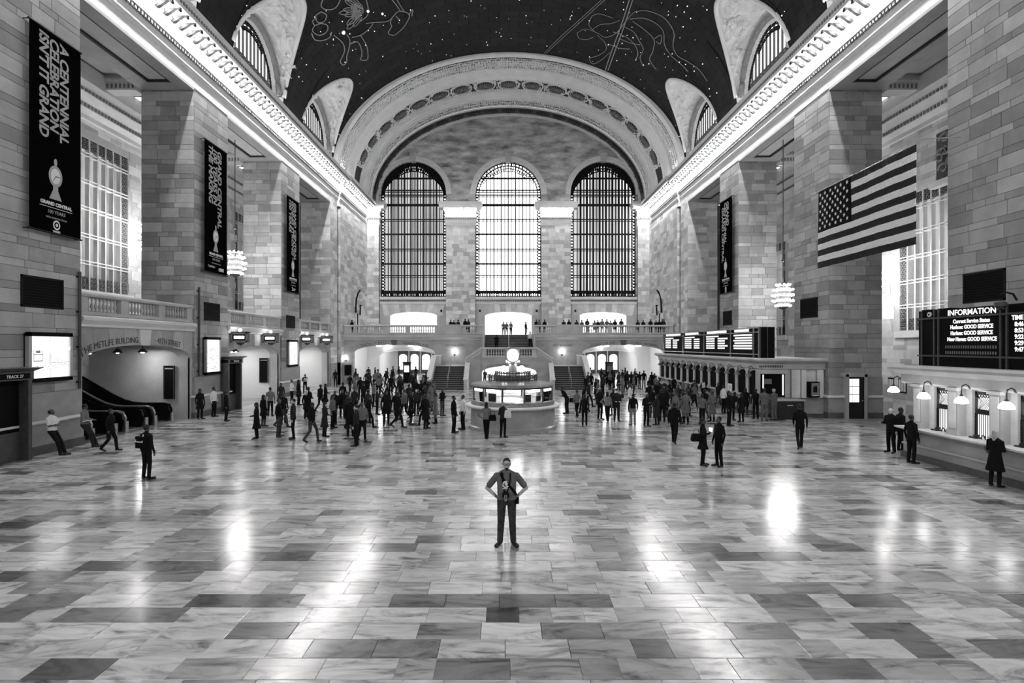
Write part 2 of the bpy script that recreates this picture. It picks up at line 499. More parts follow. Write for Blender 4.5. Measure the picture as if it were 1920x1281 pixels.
# ---- end sections of the long walls (beyond the last bay and behind the camera)
YL = BAYS[-1] + HB                          # 56.16
YF = BAYS[0] - HB
for s, nm in ((-1, 'north'), (1, 'south')):
    mb = MB(); mb.box(s*(HW+.3), s*(HW+PD), YL, 72.5, 0, ZC); mb.box(s*HW, s*(HW+.3), YL, 58.3, 0, ZC); mb.box(s*(HW-.22), s*(HW+.3), 58.9, YE, 0, ZC)
    wl = struct(mb.build('wall_%s' % nm, 'stone_core'), '%s wall of fine pale stone courses meeting the window wall' % nm, 'wall')
    ms = MB(); r2 = random.Random(5 + s)
    block_face(wl, (s*HW, YL, 0), (0,1,0), (-s,0,0), 58.3-YL, 2.36, ZC-1, 2, r2, mass=ms)
    block_face(wl, (s*(HW-.22), 58.9, 0), (0,1,0), (-s,0,0), YE-58.9, 2.36, ZC-1, 9, r2, mass=ms)
    block_face(wl, (s*HW, YL, 0), (s,0,0), (0,-1,0), PD, 2.36, ZL, 3, r2, mass=ms)
    block_face(wl, (s*(HW-.22), 58.9, 0), (s,0,0), (0,-1,0), .5, 2.36, ZL, 1, r2, mass=ms)
    block_face(wl, (s*(HW+.3), 58.3, 0), (0,1,0), (-s,0,0), .6, 2.36, ZL, 1, r2, mass=ms)
    ms.build('block_field', 'stone_mass_lit', wl, kind='stuff')
    MB().box(s*(HW-.27), s*(HW+.2), 58.9, YE, 0, 2.36).box(s*(HW-.05), s*(HW+.2), YL, 58.3, 0, 2.36).box(s*HW, s*(HW+PD), YL-.05, YL+.1, 0, 2.36).build('dado_panel', 'stone_polish', wl)
    # behind the camera
    mb = MB().box(s*HW, s*(HW+PD), YW-1, YF, 0, ZC)
    struct(mb.build('wall_%s_west' % nm, 'stone_plain'), 'plain %s wall behind the stair landing' % nm, 'wall')
    # aisle back wall with window openings
    if s < 0: wins = [(23.2, 34.7, 7.4, 16.07, 0), (48.4, 55.6, 7.4, 16.07, 0), (-1.0, 10.5, 7.4, 16.07, 0)]
    else: wins = [(23.0, 34.2, 5.13, 13.4, 0), (48.2, 55.6, 5.13, 13.4, 0), (-1.0, 10.5, 5.13, 13.4, 0)]
    mb = MB(); arch_wall(mb, lambda u, z, d, s=s: (s*(XB+d), u, z), YW-1, 72.5, 5.0, 20.4, wins, .5, seg=2)
    arch_wall(mb, lambda u, z, d, s=s: (s*(XB+d), u, z), YW-1, 72.5, 0, 5.0, [(BAY0-4.0, BAY0+4.0, 0, 4.4, 0)] if s < 0 else [], .5, seg=2)
    bw = struct(mb.build('wall_%s_aisle' % nm, 'stone_plain'), '%s aisle back wall of pale stone around tall gridded windows' % nm, 'wall')
    ms = MB()
    def inwin(a0, wins=wins, y0=YF):
        return lambda u, z: any(a - .3 < u + a0 < b + .3 and c - .4 < z < d + .3 for a, b, c, d, e in wins)
    block_face(bw, (s*XB, 14, 0), (0,1,0), (-s,0,0), 44, 0, 17.2, 38, random.Random(9+s), mass=ms, skip=inwin(14))
    ms.build('block_field', 'stone_mass_lit', bw, kind='stuff')
    for wi, (a, b, z0, z1, _) in enumerate(wins[:2]):
        W = thing('window_%d' % (10 + wi + (2 if s > 0 else 0)), 'tall gridded window with light bars in the %s aisle %s' % (nm, ('by the escalators' if s < 0 else 'behind the flag') if wi == 0 else 'seen between two piers'), 'window', kind='structure')
        MB().add([(s*(XB+.3), a, z0), (s*(XB+.3), b, z0), (s*(XB+.3), b, z1), (s*(XB+.3), a, z1)], [(0,1,2,3)]).build('pane', 'day_aisle', W)
        mb = MB(); bd = .55
        for (p, q, r_, t) in ((a, a+bd, z0, z1), (b-bd, b, z0, z1), (a, b, z0, z0+bd*1.3), (a, b, z1-bd*1.1, z1)):
            mb.box(s*(XB+.08), s*(XB+.22), p, q, r_, t)
        fr = mb.build('frame', 'iron_soft', W)
        mo = MB(); r3 = random.Random(wi)
        for p, q, r_, t in ((a, a+bd, z0, z1), (b-bd, b, z0, z1), (a, b, z0, z0+bd*1.3), (a, b, z1-bd*1.1, z1)):
            yy = p + .12
            while yy < q:
                zz = r_ + .12
                while zz < t:
                    mo.tube([(s*(XB+.06), yy + .1*math.cos(x), zz + .1*math.sin(x)) for x in [k*math.pi/3 for k in range(6)]], .022, 4, closed=True); zz += .27
                yy += .27
        mo.build('scrollwork', 'bronze_light', fr, kind='stuff')
        n = int((b - a)/.62); 
        for i in range(1, n):
            y = a + (b-a)*i/n
            MB().box(s*(XB+.02), s*(XB+.26), y-.05, y+.05, z0, z1).build('mullion', 'stone_plain' if s < 0 else 'stone_light', W)
        nz_ = 5
        for i in range(1, nz_+1):
            z = z0 + (z1-z0)*i/(nz_+.6)
            for dz in (-.09, .09): MB().box(s*(XB), s*(XB+.2), a, b, z+dz-.025, z+dz+.025).build('transom', 'stone_light', W)
        MB().box(s*(XB-.15), s*XB, a-.3, b+.3, z0-.45, z0-.05).build('sill', 'stone_light', W)
    # aisle cornice above the windows, ceiling, cross beams, lattice skylights
    zc = 17.0
    mb = MB().sweepY([(s*XB, zc), (s*(XB-.15), zc+.05), (s*(XB-.15), zc+.3), (s*(XB-.5), zc+.5), (s*(XB-.5), zc+.75), (s*(XB-.95), zc+1.1), (s*(XB-.95), zc+1.3), (s*(XB-1.2), zc+1.6), (s*(XB-1.2), zc+2.5), (s*XB, zc+2.5)], YW, 70)
    struct(mb.build('trim_%d' % (3 if s < 0 else 4), 'stone_light'), '%s aisle cornice stepped above the tall windows' % nm, 'cornice')
    mb = MB()
    y = 20
    while y < 56:
        mb.box(s*(XB-1.02), s*(XB-.94), y, y+.13, zc+1.12, zc+1.28); mb.box(s*(XB-.56), s*(XB-.49), y, y+.13, zc+.54, zc+.72); y += .26
    mb.build('egg_moulding', 'ornament_grey', bpy.data.objects['trim_%d' % (3 if s < 0 else 4)], kind='stuff')
    ac = MB().box(s*(HW+PD-.1), s*(XB+.6), YW-1, 72, 19.6, 20.4)
    A = struct(ac.build('ceiling_%s_aisle' % nm, 'stone_plain'), '%s aisle ceiling with cross beams and lattice skylights' % nm, 'ceiling')
    for yb in BAYS[1:]:
        for yq in (yb - HB + .4, yb + HB - .1):
            b_ = MB().box(s*(HW+PD), s*(XB), yq-.4, yq+.4, 18.75, 19.6).box(s*(HW+PD), s*XB, yq-.55, yq+.55, 19.2, 19.35)
            b_.build('cross_beam', 'stone_light', A)
            dd = MB(); x = HW + PD + .1
            while x < XB - .1: dd.box(s*x, s*(x+.12), yq-.42, yq-.38, 18.85, 19.1); x += .24
            dd.build('beam_carving', 'ornament_grey', A, kind='stuff')
        sk = MB().box(s*(HW+PD+.1), s*(XB-1.0), yb+HB+.1, yb+PITCH-HB-.2, 19.45, 19.6).build('skylight_frame', 'iron', A)
        for i in range(3):
            for j in range(4):
                x = HW + PD + .25 + i*.55; y = yb + HB + .3 + j*.82
                MB().box(s*x, s*(x+.34), y, y+.5, 19.42, 19.46).build('skylight_pane', 'skylight', sk)
# ornate cartouche above the south aisle window behind the flag
ct = thing('cartouche', 'carved stone cartouche with scrollwork above the south window behind the flag', 'carving', (XB-.02, 26.8, 14.9), kind='structure')
mb = MB()
mb.tube([(-.1, .9*math.cos(t), 1.05*math.sin(t)) for t in [k*math.pi/12 for k in range(24)]], .16, 6, closed=True)
mb.ball((-.05, 0, 0), (.25, .62, .75), 14, 8)
mb.build('shield', 'bronze_light', ct, True)
mb = MB(); r2 = random.Random(3)
for sgn in (-1, 1):
    for i in range(16):
        cy, cz = sgn*(1.0 + r2.uniform(0, 3.2)), r2.uniform(-.95, .95)
        mb.tube([(-.1 - .05*k/8, cy + (.35 - .035*k)*math.cos(k*.8)*1.2, cz + (.35 - .035*k)*math.sin(k*.8)) for k in range(9)], .07, 5)
mb.build('scrollwork', 'bronze_light', ct, True, kind='stuff')
MB().box(-.05, .02, -4.4, 4.4, -1.35, 1.35).build('panel', 'stone_dark', ct)
MB().box(-.35, .02, -4.6, 4.6, -1.75, -1.4).build('moulding', 'stone_light', ct)

# ---- north bays: lower arched walls, gallery slab and balustrades
_bal = {}
def baluster_mesh(h, r, m):
    key = (round(h, 2), round(r, 3), m)
    if key not in _bal:
        pr = [(.9,0),(.9,.08),(.5,.1),(.45,.16),(1,.34),(.95,.42),(.5,.66),(.42,.78),(.7,.82),(.55,.88),(.9,.92),(.9,1)]
        _bal[key] = MB().lathe([(a*r, b*h) for a, b in pr], 8).mesh('baluster', m, True)
    return _bal[key]
def balustrade(label, p0, p1, zb, nsec, nb, th=.30, h=1.0, end_posts=(True, True), m='stone_plain', postw=.5, cat='balustrade', group=None):
    p0, p1 = Vector((p0[0], p0[1], 0)), Vector((p1[0], p1[1], 0)); d = p1 - p0; Ln = d.length; u = d/Ln; n = Vector((-u.y, u.x, 0))
    T = thing('balustrade', label, cat, (p0.x, p0.y, zb), group=group)
    def bar(name, a, b, z0, z1, t):
        c = u*((a+b)/2) + Vector((0,0,(z0+z1)/2))
        MB().obox(c, u*((b-a)/2), n*(t/2), Vector((0,0,(z1-z0)/2))).build(name, m, T)
    bar('base_rail', 0, Ln, 0, .16, th+.08); 
    c = [( .0, th/2+.06), (.05, th/2+.09), (.12, th/2+.09), (.17, th/2+.03), (.2, th/2-.02)]
    mb = MB(); mb.rings([[u*a + n*(e*sg) + Vector((0,0,h-.2+z)) for a, sg in ((0,-1),(Ln,-1),(Ln,1),(0,1))] for z, e in c]); mb.build('hand_rail', m, T)
    seg = Ln/nsec
    for i in range(nsec+1):
        if (i == 0 and not end_posts[0]) or (i == nsec and not end_posts[1]): continue
        cpos = min(max(i*seg, postw/2), Ln - postw/2)
        bar('post', cpos-postw/2, cpos+postw/2, .16, h-.2, th)
    bm_ = baluster_mesh(h-.36, .075, m)
    for i in range(nsec):
        a, b = i*seg + postw*.7, (i+1)*seg - postw*.7
        for j in range(nb):
            q = u*(a + (b-a)*(j+.5)/nb) + Vector((0,0,.16)); link('baluster', bm_, T, q)
    return T
def arc_text(name, body, size, m, parent, s, xf, yc, half, spring, rise, u_mid, lift, xs=1.0):
    """carved lettering following an arch head on a wall x = xf (s<0) or y = yc plane; u runs along the arch"""
    def trk(x, y, z):
        u = u_mid + x*xs
        t = max(-1, min(1, u/half)); zc = spring + rise*math.sqrt(max(0, 1-t*t))
        dz = -rise*t/half/max(.15, math.sqrt(max(.02, 1-t*t)))
        return xf(u, zc + lift + y*1.0, z) if abs(dz) > 9 else xf(u - y*dz*.5, zc + lift + y, z)
    return text(name, body, size, m, parent, (0,0,0), (1,0,0), (0,1,0), 'CENTER', .006, .0, track=trk)
names = ['escalator passage', 'arched passage to the tracks', 'farthest arched passage beside the balcony']
for bi, k in enumerate((0, 1, 2)):
    yb = BAYS[k+2]; xw = HW + .12
    ha = 4.0
    mb = MB(); arch_wall(mb, lambda u, z, d: (-(xw + d), u, z), yb-HB, yb+HB, 0, 5.2, [(yb-ha, yb+ha, 0, 3.5, .72)], .7)
    wl = struct(mb.build('wall_north_bay', 'stone_plain'), 'low stone wall with the %s under the gallery' % names[bi], 'wall')
    # wedge stones over the arch
    nv = 9
    oz = lambda u: 3.5 + .72*math.sqrt(max(0, 1 - (u/ha)**2))
    r2 = random.Random(k+40)
    for i in range(nv):
        if i == nv//2: continue
        a, b = -HB + 2*HB*i/nv + .008, -HB + 2*HB*(i+1)/nv - .008
        poly = []
        for t in range(7):
            u = a + (b-a)*t/6; zl = oz(u) if abs(u) < ha else 3.5
            poly.append((-(xw-.035), yb+u, max(zl, 3.5) + .012))
        lean = .22
        poly += [(-(xw-.035), yb + b*(1 + .03), 5.0), (-(xw-.035), yb + a*(1+.03), 5.0)]
        poly = [(p[0], min(max(p[1], yb-HB+.01), yb+HB-.01), p[2]) for p in poly]
        MB().extr(poly, (-.04, 0, 0)).build('arch_stone', 'stone_block', wl)
    MB().extr([(-(xw-.12), yb-.45, 5.0), (-(xw-.12), yb+.45, 5.0), (-(xw-.12), yb+.33, 4.2), (-(xw-.12), yb-.33, 4.2)], (-.14, 0, 0)).build('keystone', 'stone_light', wl)
    for sg in (-1, 1):
        MB().box(-(xw-.03), -(xw+.1), yb+sg*ha, yb+sg*HB, 0, 3.5).build('jamb', 'stone_plain', wl)
    MB().sweepY([(-(xw), 4.98), (-(xw-.16), 5.02), (-(xw-.16), 5.12), (-(xw-.3), 5.3), (-(xw-.3), 5.42), (-(xw-.1), 5.5), (-(xw+.9), 5.55), (-(xw+.9), 4.98)], yb-HB, yb+HB).build('string_course', 'stone_light', wl)
    balustrade('stone balustrade with turned balusters above the %s' % names[bi], (-(xw+.1), yb-HB+.05), (-(xw+.1), yb+HB-.05), 5.52, 3, 9 if bi == 0 else 8)
    xf = lambda u, z, e, yb=yb: Vector((-(xw-.042-e), yb+u, z))
    if bi == 0:
        arc_text('carved_letters', 'THE METLIFE BUILDING', .40, 'letter_dark', wl, -1, xf, yb, ha, 3.5, .72, -2.25, .12, .86)
        arc_text('carved_letters', '\u00b7 45TH STREET', .40, 'letter_dark', wl, -1, xf, yb, ha, 3.5, .72, 1.95, .12, .86)
    # passage behind
    zc = 4.35; xe = 34 if k == 0 else 27
    ps = MB()
    ps.box(-(xw+.7), -xe, yb-ha-.3, yb-ha-.02, 0, 5.0); ps.box(-(xw+.7), -xe, yb+ha+.02, yb+ha+.3, 0, 5.0)
    ps.box(-xe, -(xe+.3), yb-ha, yb+ha, 0, 12 if k == 0 else 5.0)
    pw = struct(ps.build('wall_north_passage', 'stone_plain' if k == 0 else 'wall_white'), 'smooth side walls inside the %s' % names[bi], 'wall')
    if k == 0:
        MB().extr([(-(xw+.7), yb-ha, zc), (-(XB+.5), yb-ha, zc), (-xe, yb-ha, zc+6.2), (-xe, yb-ha, zc+6.6), (-(xw+.7), yb-ha, zc+.5)], (0, 2*ha, 0)).build('passage_ceiling', 'stone_plain', pw)
        MB().box(-(XB+.6), -xe, yb-ha-.3, yb-ha, 5, 12).box(-(XB+.6), -xe, yb+ha, yb+ha+.3, 5, 12).build('upper_side', 'stone_plain', pw)
    else:
        MB().box(-(xw+.7), -xe, yb-ha, yb+ha, zc, zc+.5).build('passage_ceiling', 'wall_white', pw)
        mb = MB(); arch_wall(mb, lambda u, z, d: (-(23.4+d), u, z), yb-ha, yb+ha, 0, zc, [(yb-1.6, yb+1.4, 0, 2.5, .6)], .3); mb.build('inner_arch', 'wall_white', pw)
g = MB().box(-(HW+.8), -XB, YW, 70, 5.0, 5.5)
struct(g.build('floor_gallery', 'stone_plain'), 'gallery floor behind the north balustrades', 'floor')

# ---- entablature along both long walls
PROF = [(-PD,19.1),(0,19.1),(0,19.72),(.07,19.75),(.07,19.86),(.15,19.93),(.15,20.02),(.06,20.06),(.06,20.33),(.12,20.36),(.12,20.56),(.3,20.6),(.3,20.68),(.1,20.72),(.1,21.36),
        (.16,21.4),(.3,21.48),(.3,21.72),(1.22,21.72),(1.22,21.78),(1.28,21.8),(1.28,22.06),(1.42,22.18),(1.42,22.3),(1.34,22.38),(.1,22.5),(-PD,22.5)]
def bracket_mesh():
    mb = MB(); pts = []
    for i in range(9):
        t = i/8; pts.append((.28 + t*.86, 21.72 - .34*(1-t)**1.2 - .05*math.sin(t*math.pi*2)))
    poly = [(d, 0, z) for d, z in pts] + [(1.16, 0, 21.72), (.28, 0, 21.72)]
    mb.extr([(p[0], -.09, p[2]) for p in poly], (0, .18, 0))
    mb.cyl((.36, -.1, 21.5), (.36, .1, 21.5), .13, n=10); mb.cyl((1.06, -.1, 21.64), (1.06, .1, 21.64), .075, n=8)
    return mb.mesh('bracket', 'bracket_stone_shaded')
BR = {1: None, -1: None}
def flip_mesh(me, name):
    m2 = me.copy(); 
    for v in m2.vertices: v.co.x = -v.co.x
    m2.flip_normals(); return m2
_b = bracket_mesh()
# bracket local: d measured from wall into the hall, placed with x = wall, +x into the hall
BR[-1] = _b; BR[1] = flip_mesh(_b, 'b')
bulb_me = MB().ball((0,0,0), .085, 8, 6).mesh('glass_bulb', 'bulb', True)
socket_me = MB().lathe([(.05,.06),(.06,.12),(.09,.19)], 8).mesh('socket', 'brass')
LSP = .67
def cornice_lamp(loc, label, group):
    o = link('cornice_lamp', bulb_me, None, loc); tag(o, label, 'lamp', group)
    link('socket', socket_me, o)
    return o
for s, nm in ((-1, 'north'), (1, 'south')):
    xw = HW
    mb = MB(); mb.sweepY([(s*(xw - d), z) for d, z in PROF], YW, 58.4); mb.sweepY([(s*(xw - d - (.22 if d > -.1 else 0)), z) for d, z in PROF], 58.4, 69.2)
    E = struct(mb.build('trim_%d' % (1 if s < 0 else 2), 'stone_light'), 'bright %s entablature with lit cornice running the length of the hall' % nm, 'cornice')
    # soffit borders and recessed panels under each lintel
    mb = MB(); dk = MB()
    for yb in BAYS[1:]:
        a, b = yb-HB, yb+HB
        mb.box(s*xw, s*(xw+.75), a, b, 18.96, 19.1); mb.box(s*(xw+2.1), s*(xw+PD), a, b, 18.96, 19.1)
        mb.box(s*(xw+.75), s*(xw+2.1), a, a+.9, 18.96, 19.1); mb.box(s*(xw+.75), s*(xw+2.1), b-.9, b, 18.96, 19.1)
        for (p, q, r_, t) in ((xw+.75, xw+.88, a+.9, b-.9), (xw+1.97, xw+2.1, a+.9, b-.9)): dk.box(s*p, s*q, r_, t, 19.0, 19.1)
        for (r_, t) in ((a+.9, a+1.03), (b-1.03, b-.9)): dk.box(s*(xw+.75), s*(xw+2.1), r_, t, 19.0, 19.1)
    mb.build('soffit_border', 'stone_plain', E); dk.build('soffit_moulding', 'ornament_dark', E)
    # dentils and cresting
    mb = MB(); y = 18.0
    while y < 69:
        o_ = .22 if y > 58.4 else 0
        mb.box(s*(xw-.11-o_), s*(xw-.27-o_), y, y+.13, 20.38, 20.57)
        mb.box(s*(xw-1.27-o_), s*(xw-1.34-o_), y, y+.1, 21.86, 22.02)
        mb.box(s*(xw-.29-o_), s*(xw-.36-o_), y+.02, y+.12, 21.5, 21.6)
        y += .24
    mb.build('dentil_row', 'ornament_grey', E, kind='stuff')
    y = YW + 2.0; 
    while y < 69.0:
        o_ = .22 if y > 58.4 else 0
        link('bracket', BR[s], E, (s*(xw-o_), y, 0))
        cornice_lamp((s*(xw-.62-o_), y + LSP/2, 21.5), 'glowing bulb in the row of lamps under the %s cornice' % nm, '%s cornice lamps' % nm)
        y += LSP

# cove lamps lying on top of the cornice, washing the vault and the arch
cove_me = MB().cyl((0,-.55,0), (0,.55,0), .05, n=8).mesh('tube', 'cove_tube'); cove_base = MB().box(-.09, .09, -.6, .6, -.1, -.05).mesh('base', 'iron_soft')
for s, nm in ((-1, 'north'), (1, 'south')):
    y = -12.0
    while y < 68.5:
        o = link('cove_lamp', cove_me, None, (s*(HW-.75), y, 22.62)); tag(o, 'tube lamp lying on top of the %s cornice below the vault' % nm, 'lamp', '%s cove lamps' % nm); link('base', cove_base, o)
        y += 2.4
# ================================================================== VAULT
VA, VB, VZ = 18.25, 12.1, 22.45
YV = 56.6
PR, PZ = 4.1, 23.9
def vault_z(x): return VZ + VB*math.sqrt(max(0, 1 - (x/VA)**2))
def pen(Y):
    """theta where the vault starts at this Y, and the lunette head there (None outside a lunette)"""
    for yc in BAYS:
        dy = abs(Y - yc)
        if dy <= PR + 1e-6:
            za = PZ + PR*math.sqrt(max(0, 1 - (dy/PR)**2)); m = .38*(za - PZ)/PR
            lo, hi = 11.0, VA
            for _ in range(40):
                x = (lo + hi)/2
                if vault_z(x) - (za + m*(18.45 - x)) > 0: lo = x
                else: hi = x
            return math.acos(lo/VA), za, lo
    return 0.0, None, None
ys = set([YW - 1 + i*1.2 for i in range(int((YV - YW + 1)/1.2) + 1)] + [YV])
ys = {y for y in ys if all(abs(y - yc) > PR + .1 for yc in BAYS)}
for yc in BAYS:
    for i in range(25): ys.add(yc - PR*math.cos(math.pi*i/24))
    ys.add(yc - PR - .004); ys.add(yc + PR + .004)
ys = sorted(ys); NT = 40
mb = MB(); cols = []
for Y in ys:
    t0 = pen(Y)[0]
    cols.append([(VA*math.cos(t0 + (math.pi - 2*t0)*j/NT), Y, VZ + VB*math.sin(t0 + (math.pi - 2*t0)*j/NT)) for j in range(NT+1)])
mb.rings(cols, closed=False, caps=False)
ceiling = struct(mb.build('ceiling', 'vault_joint', smooth=True), 'dark barrel vault painted as a night sky', 'ceiling')
mb = MB()
Y, row = 24.0, 0
while Y < YV:
    y0, y1 = Y + .012, min(Y + .85, YV) - .012; Y += .85; row += 1
    nb = 30; sh = .5*(row % 2)
    for j in range(-1, nb):
        for h in (0, 1, 2):                    # each panel bends with the vault
            ta, tb = math.pi*(j + sh + h/3 + (.012 if h == 0 else 0))/nb, math.pi*(j + sh + (h+1)/3 - (.012 if h == 2 else 0))/nb
            if h == 0: tn = rng.choice((.75, .9, 1, 1.05, 1.15, 1.45))
            if ta < .01 or tb > math.pi - .01: continue
            mb.tone = tn; a, b = VA - .014, VB - .014
            for q in range(4):
                ya, yb_ = y0 + (y1-y0)*q/4, y0 + (y1-y0)*(q+1)/4
                cs = []
                for t, y in ((ta,ya),(ta,yb_),(tb,yb_),(tb,ya)):
                    lo = pen(y)[0] + .008; cs.append((min(max(t, lo), math.pi - lo), y))
                if abs(cs[0][0] - cs[3][0]) < 1e-4 and abs(cs[1][0] - cs[2][0]) < 1e-4: continue
                mb.add([(a*math.cos(t), y, VZ + b*math.sin(t)) for t, y in cs], [(3,2,1,0)])
mb.build('vault_panel_field', 'vault', ceiling, kind='stuff')

def on_vault(px, py, off=.05):
    d = Vector(((px - CX)/FPX, 1, (CY - py)/FPX)); a, b = VA - off, VB - off; zc = CAMZ - VZ
    A = (d.x/a)**2 + (d.z/b)**2; B = 2*(CAMX*d.x/a**2 + zc*d.z/b**2); Cc = (CAMX/a)**2 + (zc/b)**2 - 1
    if B*B < 4*A*Cc: return None
    t = (-B + math.sqrt(B*B - 4*A*Cc))/(2*A)
    return Vector((CAMX, 0, CAMZ)) + d*t
# lunettes: severies, rims, reliefs, arched windows
wn = 4
for s, nm in ((-1, 'north'), (1, 'south')):
    for bi, yc in enumerate(BAYS):
        if bi == 0: continue
        yl = [yc - PR*math.cos(math.pi*i/40)*.9995 for i in range(41)]
        NU = 16
        rg = []
        for Y in yl:
            t0, za, x = pen(Y); m = .38*(za - PZ)/PR; row = []
            for j in range(NU+1):
                u = j/NU; xx = 18.45 + (x - 18.45)*u
                zz = za + m*(18.45 - xx)
                edge = min(u, 1-u)*2*min(1, (PR - abs(Y-yc))*1.2)
                n1 = noise.fractal(Vector((xx*2.2 + 31*s, Y*1.3 + bi*17, zz*1.3)), .8, 2.1, 4)
                dsp = max(0, n1 + .12)*.55*min(1, max(0, edge*2.2 - .12))
                row.append((s*(xx - dsp*.5), Y, zz - dsp*.85))
            rg.append(row)
        sv = MB().rings(rg, closed=False, caps=False)
        S = struct(sv.build('lunette_vault', 'plaster_relief'), 'pale sculpted lunette vault over the %s arched window, %s from the stair end' % (nm, ('', 'first', 'second', 'third', 'fourth')[bi]), 'vault')
        MB().tube([(s*(pen(Y)[2]), Y, vault_z(pen(Y)[2]) - .02) for Y in yl], .17, 6).build('rim_moulding', 'plaster', S, True)
        # relief figures: clustered swags in high relief
        mo = MB(); r2 = random.Random(bi*3 + s)
        for i in range(70):
            q = r2.uniform(.25, math.pi - .25); Y = yc - PR*math.cos(q)*.97; t0, za, x = pen(Y); m = .38*(za - PZ)/PR
            if 18.45 - x < .8: continue
            u = r2.uniform(.18, .86); xx = 18.45 + (x - 18.45)*u; zz = za + m*(18.45 - xx)
            rr = r2.uniform(.10, .26)
            mo.ball((s*(xx - .05), Y, zz - .08), (rr*r2.uniform(.6, 1.4), rr*r2.uniform(.7, 1.6), rr*.9), 7, 5)
            if r2.random() < .6:
                p = Vector((s*(xx-.1), Y, zz-.1)); pts = [p]
                for _ in range(5): p = p + Vector((-s*r2.uniform(-.12, .2), r2.uniform(-.25, .25), r2.uniform(-.12, .12))); pts.append(p)
                mo.tube(pts, .075, 5, r2=.02)
        mo.build('relief_figures', 'plaster_relief', S, True, kind='stuff')
        # window wall
        hw_, sp_, ri_ = 3.45, 23.95, 3.45
        mb = MB()
        arch_wall(mb, lambda u, z, d: (s*(18.45 + d), yc + u, z), -PR, PR, 22.2, lambda u: PZ + PR*math.sqrt(max(0, 1 - min(1, abs(u)/PR)**2)) + .02, [(-hw_, hw_, 22.2, sp_, ri_)], .6)
        mb.build('lunette_wall', 'plaster', S)
        MB().tube([(s*18.38, yc - (hw_+.22)*math.cos(t), sp_ + (ri_+.22)*math.sin(t)) for t in [math.pi*k/28 for k in range(29)]], .26, 8).build('arch_roll', 'ornament_grey', S, True)
        W = thing('window_%d' % (20 + wn), 'arched lunette window with bars above the %s cornice, %s from the stair end' % (nm, ('', 'first', 'second', 'third', 'fourth')[bi]), 'window', kind='structure'); wn += 1
        pts = [(s*18.95, yc - hw_*math.cos(t), sp_ + ri_*math.sin(t)) for t in [math.pi*k/20 for k in range(21)]] + [(s*18.95, yc+hw_, 22.2), (s*18.95, yc-hw_, 22.2)]
        MB().add(pts, [list(range(len(pts)))]).build('pane', 'day_lunette', W)
        for i in range(1, 12):
            u = -hw_ + 2*hw_*i/12; zt = sp_ + math.sqrt(hw_**2 - u*u)
            MB().box(s*18.78, s*18.9, yc+u-.045, yc+u+.045, 22.2, zt).build('mullion', 'bronze', W)
        for z in (24.3, 24.55, 22.9): 
            MB().box(s*18.74, s*18.88, yc-hw_, yc+hw_, z-.05, z+.05).build('transom', 'iron_soft', W)
        mo = MB()
        for k in range(40):
            t = math.pi*(k+.5)/40
            for rr in (3.25, 2.85):
                if rr < 3 and not 12 < k < 28: continue
                c = (s*18.75, yc - rr*math.cos(t), sp_ + rr*math.sin(t))
                mo.tube([(c[0], c[1] + .13*math.cos(x), c[2] + .13*math.sin(x)) for x in [q*math.pi/3 for q in range(6)]], .05, 4, closed=True)
        mo.build('scrollwork', 'iron', W, kind='stuff')
# solid strips between vault foot and cornice
for s in (-1, 1):
    MB().box(s*18.2, s*18.6, YW, YV, 22.2, 22.7).build('vault_foot', 'stone_plain', ceiling)

# ---- stars and gold line figures
mb = MB(); r2 = random.Random(11)
n = 0
while n < 170:
    px, py = r2.uniform(420, 1500), r2.uniform(-10, 330)
    p = on_vault(px, py)
    if p is None or p.z < 24 or p.y > YV - .6 or p.y < 20 or abs(p.x) > 17.6: continue
    if pen(p.y)[1] and abs(p.x) > pen(p.y)[2] - .4: continue
    mb.ball(p, r2.choice((.028, .035, .05)), 5, 4); n += 1
mb.build('star_field', 'star', ceiling, kind='stuff')
def line_figure(label, strokes, r=.045, brights=()):
    T = thing('ceiling_drawing', label, 'mural', on_vault(*strokes[0][0]))
    mb = MB(); base = T.location
    for st in strokes:
        pts = []
        for i in range(len(st) - 1):                # Catmull-Rom through the stroke
            p0, p1, p2, p3 = st[max(i-1, 0)], st[i], st[i+1], st[min(i+2, len(st)-1)]
            for k in range(5):
                t = k/5
                q = [.5*((2*p1[c]) + (-p0[c]+p2[c])*t + (2*p0[c]-5*p1[c]+4*p2[c]-p3[c])*t*t + (-p0[c]+3*p1[c]-3*p2[c]+p3[c])*t**3) for c in (0, 1)]
                pts.append(on_vault(*q) - base)
        pts.append(on_vault(*st[-1]) - base)
        mb.tube(pts, r, 4)
    mb.build('gold_lines', 'gold_line', T)
    if brights:
        mb = MB()
        for px, py, rr in brights: mb.ball(on_vault(px, py, .06) - base, rr, 8, 5)
        mb.build('bright_star', 'star', T)
def feathers(cx, cy, n, L0, a0, a1):
    out = []
    for i in range(n):
        a = a0 + (a1-a0)*i/(n-1); L = L0*(.75 + .25*math.sin(i*1.3))
        dx, dy = math.cos(a), math.sin(a); nx, ny = -dy, dx
        out.append([(cx+dx*L*.35+nx*3, cy+dy*L*.35+ny*3), (cx+dx*L*.8+nx*4, cy+dy*L*.8+ny*4), (cx+dx*L, cy+dy*L), (cx+dx*L*.8-nx*4, cy+dy*L*.8-ny*4), (cx+dx*L*.35-nx*3, cy+dy*L*.35-ny*3)])
        if i % 2 == 0: out.append([(cx+dx*L*.12, cy+dy*L*.12), (cx+dx*L*.3+nx*3, cy+dy*L*.3+ny*3), (cx+dx*L*.4, cy+dy*L*.4)])
    return out
